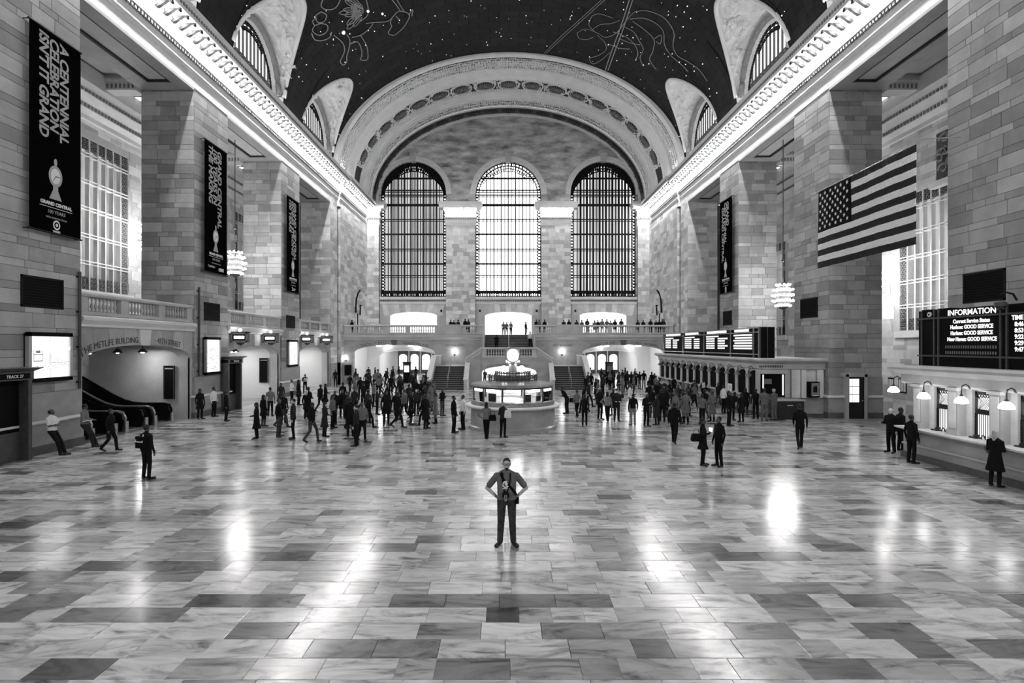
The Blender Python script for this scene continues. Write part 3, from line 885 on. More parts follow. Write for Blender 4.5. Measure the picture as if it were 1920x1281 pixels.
horse = [[(684,-8),(690,14),(688,30),(672,42)], [(610,-10),(602,10),(612,18),(630,14),(640,-6)],
         [(686,44),(700,42),(726,40),(736,32)], [(736,32),(746,22),(758,22),(768,28),(764,40),(756,52),(748,60),(738,66),(728,62),(734,50),(732,42),(736,32)],
         [(750,20),(742,8),(732,-4)], [(758,22),(748,6),(740,-8)], [(766,28),(774,18),(772,30)], [(742,30),(748,36)],
         [(700,44),(690,56),(676,66),(660,70)], [(676,66),(682,76),(688,88),(690,104)], [(662,78),(672,80),(678,94),(678,106)], [(678,106),(676,112),(688,112),(690,104)],
         [(650,64),(656,76),(654,92),(650,106)], [(626,66),(642,80),(646,94),(642,106)], [(642,106),(638,116),(644,122),(650,116),(650,106)], [(656,82),(666,79)],
         [(602,22),(592,30),(596,42),(608,40),(612,28),(602,22)], [(590,48),(586,58),(598,66),(612,60),(614,48),(602,44),(590,48)], [(584,62),(590,74),(604,76),(618,70),(622,60)], [(592,34),(586,40),(590,48)]]
horse += feathers(684, 20, 13, 48, 2.2, 3.9)
line_figure('gold line drawing of a winged horse on the dark vault', horse, .042, ((644, 61, .16), (690, 21, .12), (717, 26, .10)))
robe = [[(1082,62),(1098,54),(1120,62),(1136,70),(1158,60),(1176,36),(1190,22)], [(1190,22),(1212,20),(1240,30),(1256,46),(1264,64),(1262,86),(1270,104),(1290,116),(1310,130),(1326,152)],
        [(1180,36),(1206,34),(1230,44),(1244,60),(1246,84),(1258,104),(1276,120),(1290,134)], [(1112,54),(1126,46),(1146,44),(1162,38)], [(1110,30),(1104,46),(1114,58)], [(1110,30),(1124,26),(1150,34)],
        [(1120,66),(1134,80),(1136,94),(1122,104),(1106,110),(1112,120),(1128,112),(1144,98)], [(1170,50),(1188,60),(1198,76),(1206,92),(1200,108),(1206,124)], [(1186,40),(1206,54),(1226,74),(1224,96),(1218,112),(1230,130)],
        [(1150,60),(1172,68),(1190,84),(1196,100),(1192,112)], [(1140,82),(1160,90),(1180,92)], [(1160,72),(1180,80),(1200,84)], [(1228,72),(1240,66),(1238,82),(1230,78)], [(1082,62),(1086,72),(1100,74),(1112,70)]]
line_figure('thin gold line drawing of a draped figure with a trailing ribbon on the dark vault', robe, .032)
line_figure('slim pair of gold bands crossing the dark vault over the draped figure', [[(1188,-6),(1170,50),(1150,104),(1140,132)], [(1182,-6),(1164,50),(1144,104),(1135,132)]], .05)
line_figure('straight gold double line running down the dark vault to the arch crown', [[(1138,-4),(1096,34),(1058,68),(1024,100)], [(1132,-4),(1090,34),(1052,68),(1020,100)]], .035)

# ================================================================== EAST ARCH
def el(Y, f, dr=0):
    t = (Y - 56.6)/13.9; a, b = 18.0 - 1.0*t - dr, 12.15 - .6*t - dr
    return Vector((a*math.cos(f), Y, VZ + b*math.sin(f)))
NA = 72
FI = [math.pi*i/NA for i in range(NA+1)]
def band(mb, prof):
    mb.rings([[el(Y, f, dr) for f in FI] for Y, dr in prof], closed=False, caps=False)
mb = MB(); mb.mi = 0
band(mb, [(56.5,-.9),(56.5,.22),(56.7,.34),(57.0,.34),(57.25,.2),(57.3,.06),(57.5,.05)])
band(mb, [(59.6,.05),(59.65,.14),(59.9,.14),(59.95,.03),(61.7,.03),(61.72,.1),(61.85,.1),(61.9,-.12)])
band(mb, [(64.5,-.12),(64.55,.08),(64.7,.08),(64.75,.02),(65.4,.02),(65.45,.1),(65.8,.1),(65.85,.16),(66.4,.16),(66.5,.1)])
band(mb, [(68.0,.1),(68.02,.2),(68.25,.2),(68.3,.0)])
band(mb, [(70.15,.0),(70.2,.22),(70.55,.22)])
mb.mi = 1
band(mb, [(57.5,.02),(59.6,.02)]); band(mb, [(61.9,-.12),(64.5,-.12)]); band(mb, [(66.5,.04),(68.0,.04)])
mb.mi = 2
band(mb, [(68.3,.0),(70.15,.0)])
arch = struct(mb.build('trim_5', ['plaster', 'ornament_dark', 'stone_dark'], smooth=False), 'broad ornamental arch of pale mouldings and rosettes framing the window wall', 'arch')
mo = MB(); r2 = random.Random(2)
for (Ya, rr, step) in ((57.75,.13,.009),(58.15,.20,.0125),(58.6,.24,.014),(59.05,.20,.0125),(59.45,.12,.009),(66.75,.15,.011),(67.2,.2,.0135),(67.7,.15,.011)):
    f = .012
    while f < math.pi:
        p = el(Ya + r2.uniform(-.05, .05), f, .05); mo.ball(p, (rr*r2.uniform(.7, 1.1), rr*.8, rr*r2.uniform(.7, 1.1)), 6, 4); f += step*1.35
mo.build('leaf_carving', 'plaster', arch, kind='stuff')
mo = MB()
f = .03
while f < math.pi:
    for Ya in (62.1, 64.3): mo.ball(el(Ya, f, -.06), (.14, .16, .14), 6, 4)
    f += .016
mo.build('bead_row', 'plaster', arch, kind='stuff')
def frame_at(Y, f, dr):
    p = el(Y, f, dr); tn = (el(Y, f + .01, dr) - el(Y, f - .01, dr)).normalized(); ay = Vector((0,1,0)); n = tn.cross(ay)
    if n.dot(Vector((0,0,VZ+4)) + Vector((0, Y, 0)) - p) < 0: n = -n
    tn = ay.cross(n).normalized()
    M = Matrix((tn, ay, n)).transposed().to_4x4(); M.translation = p
    return M
ro = MB(); ro.mi = 0; ro.lathe([(1.12, .0), (1.12, .04), (.2, .05)], 24)
ro.mi = 1
ro.tube([(1.2*math.cos(t), 1.2*math.sin(t), .06) for t in [k*math.pi/16 for k in range(32)]], .09, 6, closed=True)
ro.tube([(.95*math.cos(t), .95*math.sin(t), .05) for t in [k*math.pi/16 for k in range(32)]], .03, 4, closed=True)
for k in range(16):
    t = k*math.pi/8; ro.mi = 2; ro.tube([(.28*math.cos(t), .28*math.sin(t), .1), (.6*math.cos(t), .6*math.sin(t), .12), (.84*math.cos(t), .84*math.sin(t), .06)], .05, 5)
ro.mi = 2; ro.ball((0,0,.08), (.24,.24,.14), 10, 6)
ro_me = ro.mesh('rosette', ['ornament_dark', 'plaster', 'ornament_grey'], True)
for i in range(17):
    o = link('rosette', ro_me, arch); o.matrix_local = frame_at(63.2, R(17.5 + 145*i/16), -.10)
# scroll panels between rosettes
mo = MB(); r2 = random.Random(21)
for i in range(18):
    f0 = R(17.5 + 145*(i-.5)/16)
    for q in range(14):
        Ya = 63.2 + r2.uniform(-1.15, 1.15); df = r2.uniform(-.028, .028)*(1 + abs(Ya-63.2)*.5); mo.ball(el(Ya, f0+df, -.06), (.12,.14,.12), 6, 4)
mo.build('scroll_carving', 'plaster', arch, kind='stuff')
br = MB(); br.mi = 0; br.box(-.5, .5, -.18, .18, 0, .22); br.tube([(-.75,0,.15),(-.5,.2,.2),(-.2,.05,.25),(.2,.05,.25),(.5,.2,.2),(.75,0,.15)], .13, 6); br.ball((0,.0,.25), (.22,.3,.22), 8, 5); br.box(-.9,.9,-.06,.06,0,.1)
br_me = br.mesh('strap_ornament', 'iron_soft', True)
for i in range(23):
    o = link('strap_ornament', br_me, arch); o.matrix_local = frame_at(69.2, R(9 + 162*i/22), .0)

# ================================================================== EAST WALL
WC = (-12.24, 0.0, 12.24); WR = 4.23; WS, WB = 23.7, 10.5
def etop(x):
    return VZ + 11.7*math.sqrt(max(0, 1 - (x/17.2)**2)) + .35 if abs(x) < 17.1 else 22.9
mb = MB(); arch_wall(mb, lambda u, z, d: (u, YE + d, z), -18.2, 18.2, 9.6, etop, [(c-WR, c+WR, WB, WS, WR) for c in WC], .9, seg=24)
ew = struct(mb.build('wall_east', 'stone_mottle'), 'mottled stone end wall pierced by three tall arched windows', 'wall')
mb = MB(); arch_wall(mb, lambda u, z, d: (u, YE + d, z), -18.2, 18.2, 5.2, 9.6, [(c-3.02, c+3.02, 5.2, 8.05, .5) for c in WC], .9)
lw = mb.build('lower_wall', 'stone_plain', ew)
ms = MB(); r2 = random.Random(77)
for c in (-6.12, 6.12): 
    MB().box(c-1.88, c+1.88, YE-.33, YE+.1, 5.2, 21).build('pilaster', 'stone_core', ew)
    block_face(ew, (c-1.88, YE-.33, 0), (1,0,0), (0,-1,0), 3.76, 5.2, 19.7, 4, r2, hs=(.5,.5), mass=ms)
for sx in (-1, 1):
    MB().box(sx*16.6, sx*18.3, YE-.33, YE+.1, 5.2, 21).build('pilaster', 'stone_core', ew)
    block_face(ew, (sx*16.6 if sx > 0 else -18.2, YE-.33, 0), (1,0,0), (0,-1,0), 1.6, 5.2, 19.7, 2, r2, hs=(.5,.5), mass=ms)
for c in WC:                                 # fan of wedge stones over each lower doorway
    for k in range(11):
        a0, a1 = -4.1 + 8.2*k/11 + .01, -4.1 + 8.2*(k+1)/11 - .01
        zb = lambda u: 8.07 + .5*math.sqrt(max(0, 1-(u/3.02)**2)) if abs(u) < 3.02 else 8.07
        ms.tone = r2.uniform(.8, 1.3)
        ms.extr([(c+a0*.92, YE-.03, zb(a0*.92)), (c+a1*.92, YE-.03, zb(a1*.92)), (c+a1, YE-.03, 9.55), (c+a0, YE-.03, 9.55)], (0, .04, 0))
ms.tone = 1
ms.build('block_field', 'stone_mass_lit', ew, kind='stuff')
capr = [(0,19.5),(.07,19.75),(.15,19.93),(.15,20.02),(.06,20.06),(.06,20.33),(.3,20.6),(.1,20.72),(.1,21.36),(.3,21.48),(.3,21.72),(.75,21.72),(.8,22.06),(.92,22.2),(.86,22.5),(.2,22.6)]
def capital(x0, x1):
    mb = MB().rings([[(x0-e, YE-.33-e, z), (x1+e, YE-.33-e, z), (x1+e, YE+.3, z), (x0-e, YE+.3, z)] for e, z in capr])
    cp = mb.build('capital', 'stone_light', ew)
    mo = MB()
    x = x0 - .2
    while x < x1 + .2: mo.box(x, x+.12, YE-.33-.27, YE-.33-.1, 20.38, 20.57); x += .22
    mo.build('dentil_row', 'ornament_grey', cp, kind='stuff')
    return cp
capital(-8.0, -4.24); capital(4.24, 8.0); capital(-18.1, -16.6); capital(16.6, 18.1)
for c in (-6.12, 6.12):
    for i in range(5):
        cornice_lamp((c - 1.72 + .86*i, YE - .85, 21.52), 'glowing bulb on the capital between two east windows', 'east capital lamps')
    for i in range(6): MB().box(c-2.2+.86*i, c-2.06+.86*i, YE-1.05, YE-.5, 21.45, 21.72).build('bracket', 'stone_light', ew)
for sx in (-1, 1):
    for i in range(2): cornice_lamp((sx*(16.75 + .75*i), YE - .85, 21.52), 'glowing bulb on the corner capital of the east wall', 'corner capital lamps')
# archivolts, keystones, sills, windows
for wi, c in enumerate(WC):
    pts = [math.pi*k/28 for k in range(29)]
    mb = MB()
    mb.rings([[(c - (WR+e)*math.cos(t), YE - d, WS - 1.2*0 + (WR+e)*math.sin(t)) for t in pts] for e, d in ((0,-.3),(0,.1),(.12,.16),(.4,.12),(.5,.22),(.66,.2),(.7,-.05))], closed=False, caps=False)
    mb.build('archivolt', 'stone_light', ew)
    k = MB(); k.extr([(c-.42, YE-.5, WS+WR+1.05), (c+.42, YE-.5, WS+WR+1.05), (c+.3, YE-.4, WS+WR-.15), (c-.3, YE-.4, WS+WR-.15)], (0, .6, 0))
    k.box(c-.6, c+.6, YE-.62, YE, WS+WR+1.05, WS+WR+1.25).cyl((c-.45, YE-.5, WS+WR+.9), (c+.45, YE-.5, WS+WR+.9), .16, n=10)
    k.build('keystone', 'stone_plain', ew)
    MB().box(c-WR-.1, c+WR+.1, YE-.22, YE+.4, 10.12, 10.42).box(c-WR-.1, c+WR+.1, YE-.12, YE+.4, 9.55, 9.85).build('sill', 'stone_light', ew)
    mo = MB(); x = c - WR
    while x < c + WR: mo.box(x, x+.16, YE-.16, YE-.02, 9.9, 10.1); x += .3
    mo.build('sill_carving', 'ornament_grey', ew, kind='stuff')
    nmw = ('northern', 'middle', 'southern')[wi]
    W = thing('window_%d' % (wi+1), '%s tall arched window of the east wall with dark iron grid' % nmw, 'window', (c, YE+.5, WB), kind='structure')
    loc = lambda u, z: (u, 0, z - WB)
    pl = [(-WR*math.cos(math.pi*k/28), .35, WS - WB + WR*math.sin(math.pi*k/28)) for k in range(29)] + [(WR, .35, 0), (-WR, .35, 0)]
    MB().add(pl, [list(range(len(pl)))]).build('pane', 'day_mid' if wi == 1 else 'day_east', W)
    H = WS - WB
    nbar = 18 if wi != 1 else 16
    for i in range(1, nbar):
        u = -WR + .5 + (2*WR - 1.0)*i/nbar; zt = H + math.sqrt(WR**2 - u*u) - .1; t = .12 if i % 2 else .19
        if wi == 1: t *= .75
        MB().box(u-t/2, u+t/2, -.05, .12, 0, zt).build('mullion', 'iron', W)
    if wi != 1:
        for i in range(nbar):
            u = -WR + .5 + (2*WR - 1.0)*(i+.42)/nbar; zt = H + math.sqrt(WR**2 - u*u) - .3
            MB().box(u-.045, u+.045, .2, .26, 0, zt).build('glazing_bar', 'iron_soft', W)
    for zi, z in enumerate((546, 516, 494, 466, 438, 410, 383, 364, 355, 332.6)):
        zz = CAMZ + (CY - z)*YE/FPX - WB; th = .3 if z in (383, ) else .2 if z in (546, 494, 438, 332.6) else .12
        hw2 = WR if zz < H else math.sqrt(max(.1, WR**2 - (zz-H)**2))
        MB().box(-hw2, hw2, -.09, .1, zz-th/2, zz+th/2).build('transom', 'iron', W)
        if th < .15:
            MB().box(-hw2, hw2, -.09, .1, zz-th/2-.2, zz-th/2-.13).build('transom', 'iron', W)
    # dark scrolled border and fan head
    mo = MB(); r2 = random.Random(wi)
    zz = .25
    while zz < H:
        for u in (-WR+.22, WR-.22):
            mo.tube([(u + .19*math.cos(x), -.1, zz + .19*math.sin(x)) for x in [q*math.pi/4 for q in range(8)]], .055, 4, closed=True); mo.ball((u, -.1, zz+.2), (.1,.06,.1), 6, 4)
        zz += .4
    for k in range(34):
        t = math.pi*(k+.5)/34
        for rr in (4.0, 3.6, 3.25):
            if rr < 3.9 and not (4 < k < 29): continue
            if rr < 3.5 and not (8 < k < 25): continue
            mo.tube([(-rr*math.cos(t) + .19*math.cos(x), -.1, H + rr*math.sin(t) + .19*math.sin(x)) for x in [q*math.pi/4 for q in range(8)]], .07 if wi != 1 else .05, 4, closed=True)
    for u in range(28):
        mo.tube([(-WR+.3*u+.15 + .15*math.cos(x), -.1, .28 + .22*math.sin(x)) for x in [q*math.pi/4 for q in range(8)]], .06, 4, closed=True)
    mo.build('scrollwork', 'iron', W, kind='stuff')
    mb = MB()
    for u in (-WR+.03, -WR+.46, WR-.46, WR-.03): mb.box(u-.045, u+.045, -.06, .1, 0, H)
    if wi != 1:
        for k in range(28):
            t0, t1 = math.pi*k/28, math.pi*(k+1)/28
            e0, e1 = [.42 + .55*math.sin(2*t)**2*(abs(math.cos(t)) > .2) for t in (t0, t1)]
            mb.extr([(-4.22*math.cos(t0), -.12, H + 4.22*math.sin(t0)), (-4.22*math.cos(t1), -.12, H + 4.22*math.sin(t1)), (-(4.22-e1)*math.cos(t1), -.12, H + (4.22-e1)*math.sin(t1)), (-(4.22-e0)*math.cos(t0), -.12, H + (4.22-e0)*math.sin(t0))], (0, .06, 0))
    for rr in (4.18, 3.8): mb.tube([(-rr*math.cos(t), 0, H + rr*math.sin(t)) for t in pts], .06, 4)
    mb.box(-WR, WR, -.08, .1, 0, .1).box(-WR, WR, -.08, .1, .5, .62)
    mb.build('frame', 'iron', W)
    # bright room behind each doorway below
    rm = MB().box(c-3.6, c+3.6, YE+7, YE+7.2, 5.2, 9.4).box(c-3.8, c-3.6, YE+.9, YE+7.2, 5.2, 9.4).box(c+3.6, c+3.8, YE+.9, YE+7.2, 5.2, 9.4).box(c-3.8, c+3.8, YE+.9, YE+7.2, 9.2, 9.5).box(c-3.8, c+3.8, YE, YE+7.2, 5.2, 5.45)
    rw = struct(rm.build('wall_east_room', 'wall_white'), 'bright white room beyond the %s doorway of the balcony' % nmw, 'wall')
    for q in range(3):
        L = MB().box(c-2.6, c+2.6, YE+1.6+1.8*q, YE+2.4+1.8*q, 9.1, 9.2).build('ceiling_panel_light', 'tube')
        tag(L, 'long lit panel on the ceiling of the room beyond the %s doorway' % nmw, 'lamp', 'panel lights of the %s room' % nmw)
for c in (-8.6, -3.65, 3.65, 8.6):
    MB().box(c-.13, c+.13, YE-.36, YE-.3, 8.5, 8.8).build('vent', 'iron', ew)

# ================================================================== BALCONY
YB = 59.9
def doc(u, z, d): return (u, YB + d, z)
mb = MB()
arch_wall(mb, doc, -18.1, -2.75, 0, 5.0, [(-17.0, -8.1, 0, 3.45, .82)], .5)
arch_wall(mb, doc, 2.75, 18.1, 0, 5.0, [(8.1, 17.0, 0, 3.45, .82)], .5)
mb.box(-2.75, 2.75, YB, YB+.5, 0, 2.9)
bw = struct(mb.build('wall_balcony', 'stone_polish'), 'smooth stone wall below the east balcony with two arched passages', 'wall')
MB().box(-18.1, -2.75, YB-.02, YE, 4.95, 5.42).box(2.75, 18.1, YB-.02, YE, 4.95, 5.42).box(-2.75, 2.75, 62.6, YE, 4.95, 5.42).build('balcony_floor', 'stone_plain', bw)
for a, b in ((-18.1, -2.75), (2.75, 18.1)):
    MB().sweepX([(YB+.2, 4.78), (YB-.1, 4.8), (YB-.1, 4.9), (YB-.3, 5.12), (YB-.3, 5.4), (YB+.2, 5.45)], a, b).build('string_course', 'stone_plain', bw)
for sx in (-1, 1):
    MB().extr([(sx*12.9, YB-.12, 4.8), (sx*12.2, YB-.12, 4.8), (sx*12.3, YB-.12, 4.25), (sx*12.8, YB-.12, 4.25)], (0, .14, 0)).build('keystone', 'stone_dark', bw)
for sx in (-1, 1):
    nm = 'north' if sx < 0 else 'south'
    balustrade('long stone balustrade on the %s half of the east balcony' % nm, (sx*18.0, YB+.05), (sx*7.6, YB+.05), 5.45, 3, 11, end_posts=(True, True))
    balustrade('short stone balustrade beside the %s edge of the upper stair' % nm, (sx*5.2, YB+.05), (sx*2.8, YB+.05), 5.45, 1, 7)
    MB().box(sx*5.2, sx*7.6, YB-.2, YB+.35, 5.42, 6.5).build('pedestal', 'stone_plain', bw)
    xf = lambda u, z, e, c=sx*12.55: Vector((c + u, YB - .008 - e, z))
    L, Rr = ('TRACKS 17 TO 11', 'LEXINGTON AVE') if sx < 0 else ('LEXINGTON AVE', 'TICKET MACHINES')
    arc_text('carved_letters', L, .36, 'letter_dark', bw, 1, xf, 0, 4.45, 3.45, .82, -2.3, .12)
    arc_text('carved_letters', Rr, .36, 'letter_dark', bw, 1, xf, 0, 4.45, 3.45, .82, 2.3, .12)
    text('carved_letters', 'EAST BALCONY', .30, 'letter_dark', bw, (sx*5.9, YB-.012, 4.12), (1,0,0), (0,0,1), 'CENTER')
    # passage: walls, ceiling, inner arch, shopfronts
    p = MB(); a, b = sorted((sx*7.9, sx*17.2))
    p.box(a-.3, a, YB+.5, 84, 0, 4.6).box(b, b+.3, YB+.5, 84, 0, 4.6).box(a, b, YB+.5, 84, 4.3, 4.6).box(a, b, 84, 84.3, 0, 4.6)
    P_ = struct(p.build('wall_east_passage', 'wall_white'), 'bright white passage under the %s half of the balcony' % nm, 'wall')
    q = MB(); c = sx*12.9
    arch_wall(q, lambda u, z, d: (u, 66.5 + d, z), a, b, 0, 4.3, [(c-4.0+(sx<0)*1.2, c+4.0-(sx>0)*1.2, 0, 3.0, .55)], .4); q.build('inner_arch', 'wall_white', P_)
    cc = c + .6*(1 if sx < 0 else -1)
    xf = lambda u, z, e, c=cc: Vector((c + u, 66.49 - e, z))
    arc_text('wall_letters', '42ND STREET PASSAGE   SUBWAY 4 5 6 7' if sx < 0 else '42ND STREET PASSAGE   SUBWAY 4 5 6 7 S', .34, 'letter_grey', P_, 1, xf, 0, 3.6, 3.0, .55, 0, .16, .78)
    for i in range(5):
        x = a + 1.2 + i*1.75
        sh = MB(); arch_wall(sh, lambda u, z, d, x=x: (x + u, 83.4 + d, z), -.8, .8, 0, 3.4, [(-.62, .62, .5, 2.4, .5)], .1); sh.build('shop_front', 'bronze', P_)
        MB().box(x-.62, x+.62, 83.6, 83.65, .5, 2.9).build('shop_glass', 'screen_white', P_)
    for i in range(4):
        for j in range(2):
            l = MB().lathe([(.05,.0),(.3,.02),(.32,.08),(.1,.2)], 12).build('passage_downlight', 'bulb_passage'); l.location = (c - 1.8 + 3.6*j, 62.0 + 4.6*i, 4.08)
            tag(l, 'round ceiling light inside the passage under the %s half of the balcony' % nm, 'lamp', 'lights of the %s balcony passage' % nm)

# ================================================================== STAIRS
ST = thing('staircase', 'broad double staircase of dark steps with stone parapets rising to the east balcony', 'staircase', (0, 52, 0), kind='structure')
def loc(v): return (v[0], v[1]-52, v[2])
def sbox(name, m, *a, par=ST):
    x0, x1, y0, y1, z0, z1 = a
    return MB().box(x0, x1, y0-52, y1-52, z0, z1).build(name, m, par)
for sx in (-1, 1):
    n = 12
    for i in range(n):
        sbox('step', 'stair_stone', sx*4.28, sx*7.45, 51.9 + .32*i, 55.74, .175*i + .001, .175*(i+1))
        sbox('nosing', 'stone_plain', sx*4.28, sx*7.45, 51.89 + .32*i, 51.93 + .32*i, .175*(i+1) - .02, .175*(i+1) + .004)
    sbox('landing', 'stone_plain', sx*2.75, sx*8.0, 55.74, 59.9, 0, 2.1)
    for i in range(5): sbox('step', 'stair_stone', sx*2.7, sx*(4.3 - .3*i), 54.4, 57.7, 2.1 + .18*i if i else 0.0, 2.1 + .18*(i+1))
    # outer and inner sloping parapets
    for x0, x1 in ((7.45, 7.82), (3.95, 4.28)):
        pr = [(51.3, 0), (51.3, .95), (51.8, 1.0), (55.4, 3.0), (55.9 if x0 > 5 else 55.0, 3.08)]
        if x0 > 5: pr += [(59.9, 3.08), (59.9, 0)]
        else: pr = [(51.3, 0), (51.3, .95), (51.8, 1.0), (54.3, 2.6), (54.3, 0)]
        MB().extr([(sx*x0, y-52, z) for y, z in pr], (sx*(x1-x0), 0, 0)).build('parapet', 'stone_plain', ST)
        top = [(y-52, z) for y, z in pr if z > .5]
        MB().extr([(sx*(x0-.07), y, z+.0) for y, z in top] + [(sx*(x0-.07), y, z+.1) for y, z in top[::-1]], (sx*(x1-x0+.14), 0, 0)).build('coping', 'stone_light', ST)
    # sloping front wall of the turning flight
    pr = [(4.28, 0), (4.28, 2.55), (2.75, 3.5), (2.75, 0)]
    MB().extr([(sx*x, 54.0-52, z) for x, z in pr], (0, .35, 0)).build('parapet', 'stone_polish', ST)
    MB().extr([(sx*4.32, 53.92-52, 2.85), (sx*4.32, 53.92-52, 2.97), (sx*2.7, 53.92-52, 4.06), (sx*2.7, 53.92-52, 3.94)], (0, .5, 0)).build('coping', 'stone_light', ST)
    MB().extr([(sx*4.28, 54.05-52, 2.5), (sx*4.28, 54.05-52, 2.86), (sx*2.7, 54.05-52, 3.95), (sx*2.7, 54.05-52, 3.45)], (0, .25, 0)).build('panel', 'stone_plain', ST)
    # hand rail up the middle of the lower flight
    xm = sx*5.9
    r_ = MB(); r_.tube([(xm, 51.95-52, .95), (xm, 55.7-52, 3.0)], .03, 6)
    for q in range(4): r_.cyl((xm, 51.95+1.2*q-52, .15+.66*q), (xm, 51.95+1.2*q-52, .95+.66*q), .02, n=6)
    r_.build('hand_rail', 'brass', ST)
mb = MB(); arch_wall(mb, lambda u, z, d: (u, 2.0 + d, z), -2.78, 2.78, 0, 3.0, [(-2.68, 2.68, 0, 1.55, .6)], .35); mb.build('front_wall', 'stone_polish', ST)
sbox('landing', 'stone_plain', -2.75, 2.75, 54.3, 57.8, 2.75, 3.0)
sbox('under_vault', 'wall_white', -2.75, 2.75, 58.6, 58.8, 0, 2.75)
for sx in (-1, 1): sbox('under_vault', 'wall_white', sx*2.68, sx*2.78, 54.35, 58.8, 0, 2.2)
xf = lambda u, z, e: Vector((u, 2.0 - .01 - e, z))
arc_text('carved_letters', 'DINING CONCOURSE', .24, 'letter_dark', ST, 1, xf, 0, 2.68, 1.55, .6, -1.25, .1, .85)
arc_text('carved_letters', 'LOWER LEVEL', .24, 'letter_dark', ST, 1, xf, 0, 2.68, 1.55, .6, 1.3, .1, .85)
for i in range(14):
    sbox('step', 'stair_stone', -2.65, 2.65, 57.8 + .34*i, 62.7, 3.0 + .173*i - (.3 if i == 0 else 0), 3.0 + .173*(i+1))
    sbox('nosing', 'stone_plain', -2.65, 2.65, 57.79 + .34*i, 57.83 + .34*i, 3.0 + .173*(i+1) - .02, 3.0 + .173*(i+1) + .004)
for sx in (-1, 1): sbox('cheek_wall', 'stone_plain', sx*2.65, sx*2.8, 57.8, 62.7, 2.75, 5.42)
r_ = MB(); r_.tube([(0, 57.9-52, 3.95), (0, 62.6-52, 6.4)], .03, 6); r_.cyl((0, 5.9, 3.0), (0, 5.9, 3.95), .03, n=6); r_.cyl((0, 10.5, 5.4), (0, 10.5, 6.4), .03, n=6); r_.build('hand_rail', 'brass', ST)
balustrade('stone balustrade on the front of the stair landing behind the clock', (-2.75, 54.2), (2.75, 54.2), 3.02, 1, 19, th=.3, h=1.0)
for i in range(2):
    for sx in (-1, 1):
        l = MB().lathe([(.05,.0),(.3,.02),(.3,.1),(.1,.2)], 12).build('under_stair_light', 'bulb_passage'); l.location = (sx*1.2, 55.5+1.6*i, 2.42)
        tag(l, 'round light in the white vault under the stair landing', 'lamp', 'lights under the stair landing')
# globe wall lamps on the balcony wall
for px, py, nm in ((852, 660, 'north'), (1054, 660, 'south')):
    p = pix(px, py, YB - .3); T = thing('globe_wall_lamp', 'glowing globe lamp on the balcony wall above the %s stair flight' % nm, 'lamp', p)
    MB().ball((0,0,0), .2, 14, 10).build('globe', 'bulb_soft', T, True); MB().cyl((0,.3,-.25), (0,.05,-.2), .05).box(-.1,.1,.24,.3,-.4,-.1).build('arm', 'bronze', T)
p = pix(647, 672, YB - .25); T = thing('globe_wall_lamp', 'small glowing globe lamp on the wall beside the north balcony passage', 'lamp', p)
MB().ball((0,0,0), .16, 14, 10).build('globe', 'globe_glow', T, True); MB().cyl((0,.3,-.2), (0,.05,-.15), .05).box(-.1,.1,.2,.26,-.3,-.1).build('arm', 'bronze', T)

# ---- west wall behind the camera, with its own three tall windows
mb = MB(); arch_wall(mb, lambda u, z, d: (u, YW - d, z), -18.4, 18.4, 0, lambda x: vault_z(max(-18.2, min(18.2, x))) + .3, [(c-WR, c+WR, WB, WS, WR) for c in WC], .9, seg=16)
ww = struct(mb.build('wall_west', 'stone_plain'), 'west end wall behind the stair landing with three tall windows', 'wall')
for c in WC:
    pl = [(c - WR*math.cos(math.pi*k/20), YW - .7, WS + WR*math.sin(math.pi*k/20)) for k in range(21)] + [(c+WR, YW-.7, WB), (c-WR, YW-.7, WB)]
    W = struct(MB().add(pl, [list(range(len(pl)))[::-1]]).build('window_%d' % (40 + int(c)), 'day_west'), 'tall daylit arched window of the west wall', 'window'); W['group'] = 'west windows'
# ================================================================== INFORMATION BOOTH
BK = thing('information_booth', 'round marble information booth with glass windows, lit counter and brass clock base', 'booth', (.02, 28.3, 0))
MB().lathe([(2.28,0),(2.28,.14),(2.18,.2),(2.16,1.0),(2.2,1.06)], 48).build('marble_base', 'stone_polish', BK)
MB().lathe([(2.2,1.06),(2.42,1.1),(2.46,1.16),(2.42,1.21),(2.0,1.22)], 48).build('counter', 'stone_light', BK, False)
MB().lathe([(2.14,1.22),(2.16,1.24),(2.14,1.4),(2.06,1.42)], 48).build('counter_band', 'bronze_light', BK)
NP = 12; RB = 2.05
for i in range(NP):
    a = 2*math.pi*(i+.5)/NP; c, s_ = math.cos(a), math.sin(a)
    MB().cyl((RB*c, RB*s_, 1.22), (RB*c, RB*s_, 2.2), .045, n=8).build('window_post', 'bronze', BK)
    a2 = 2*math.pi*(i+1.5)/NP
    p, q = Vector((RB*c, RB*s_, 0)), Vector((RB*math.cos(a2), RB*math.sin(a2), 0)); u = (q-p).normalized(); n = Vector((u.y, -u.x, 0)); m = (p+q)/2
    MB().obox(m + Vector((0,0,1.79)), u*((q-p).length/2-.04), n*.006, Vector((0,0,.36))).build('glass_pane', 'glass', BK)
    MB().obox(m + Vector((0,0,2.12)), u*((q-p).length/2), n*.04, Vector((0,0,.06))).build('head_rail', 'bronze', BK)
    MB().obox(m*1.0 + Vector((0,0,1.99)), u*.34, n*.045, Vector((0,0,.05))).build('light_tube', 'tube', BK)
MB().lathe([(2.0,2.13),(2.12,2.15),(2.16,2.2),(2.1,2.27),(1.2,2.40),(.4,2.43)], 36).build('roof', 'bronze_light', BK)
rl = MB()
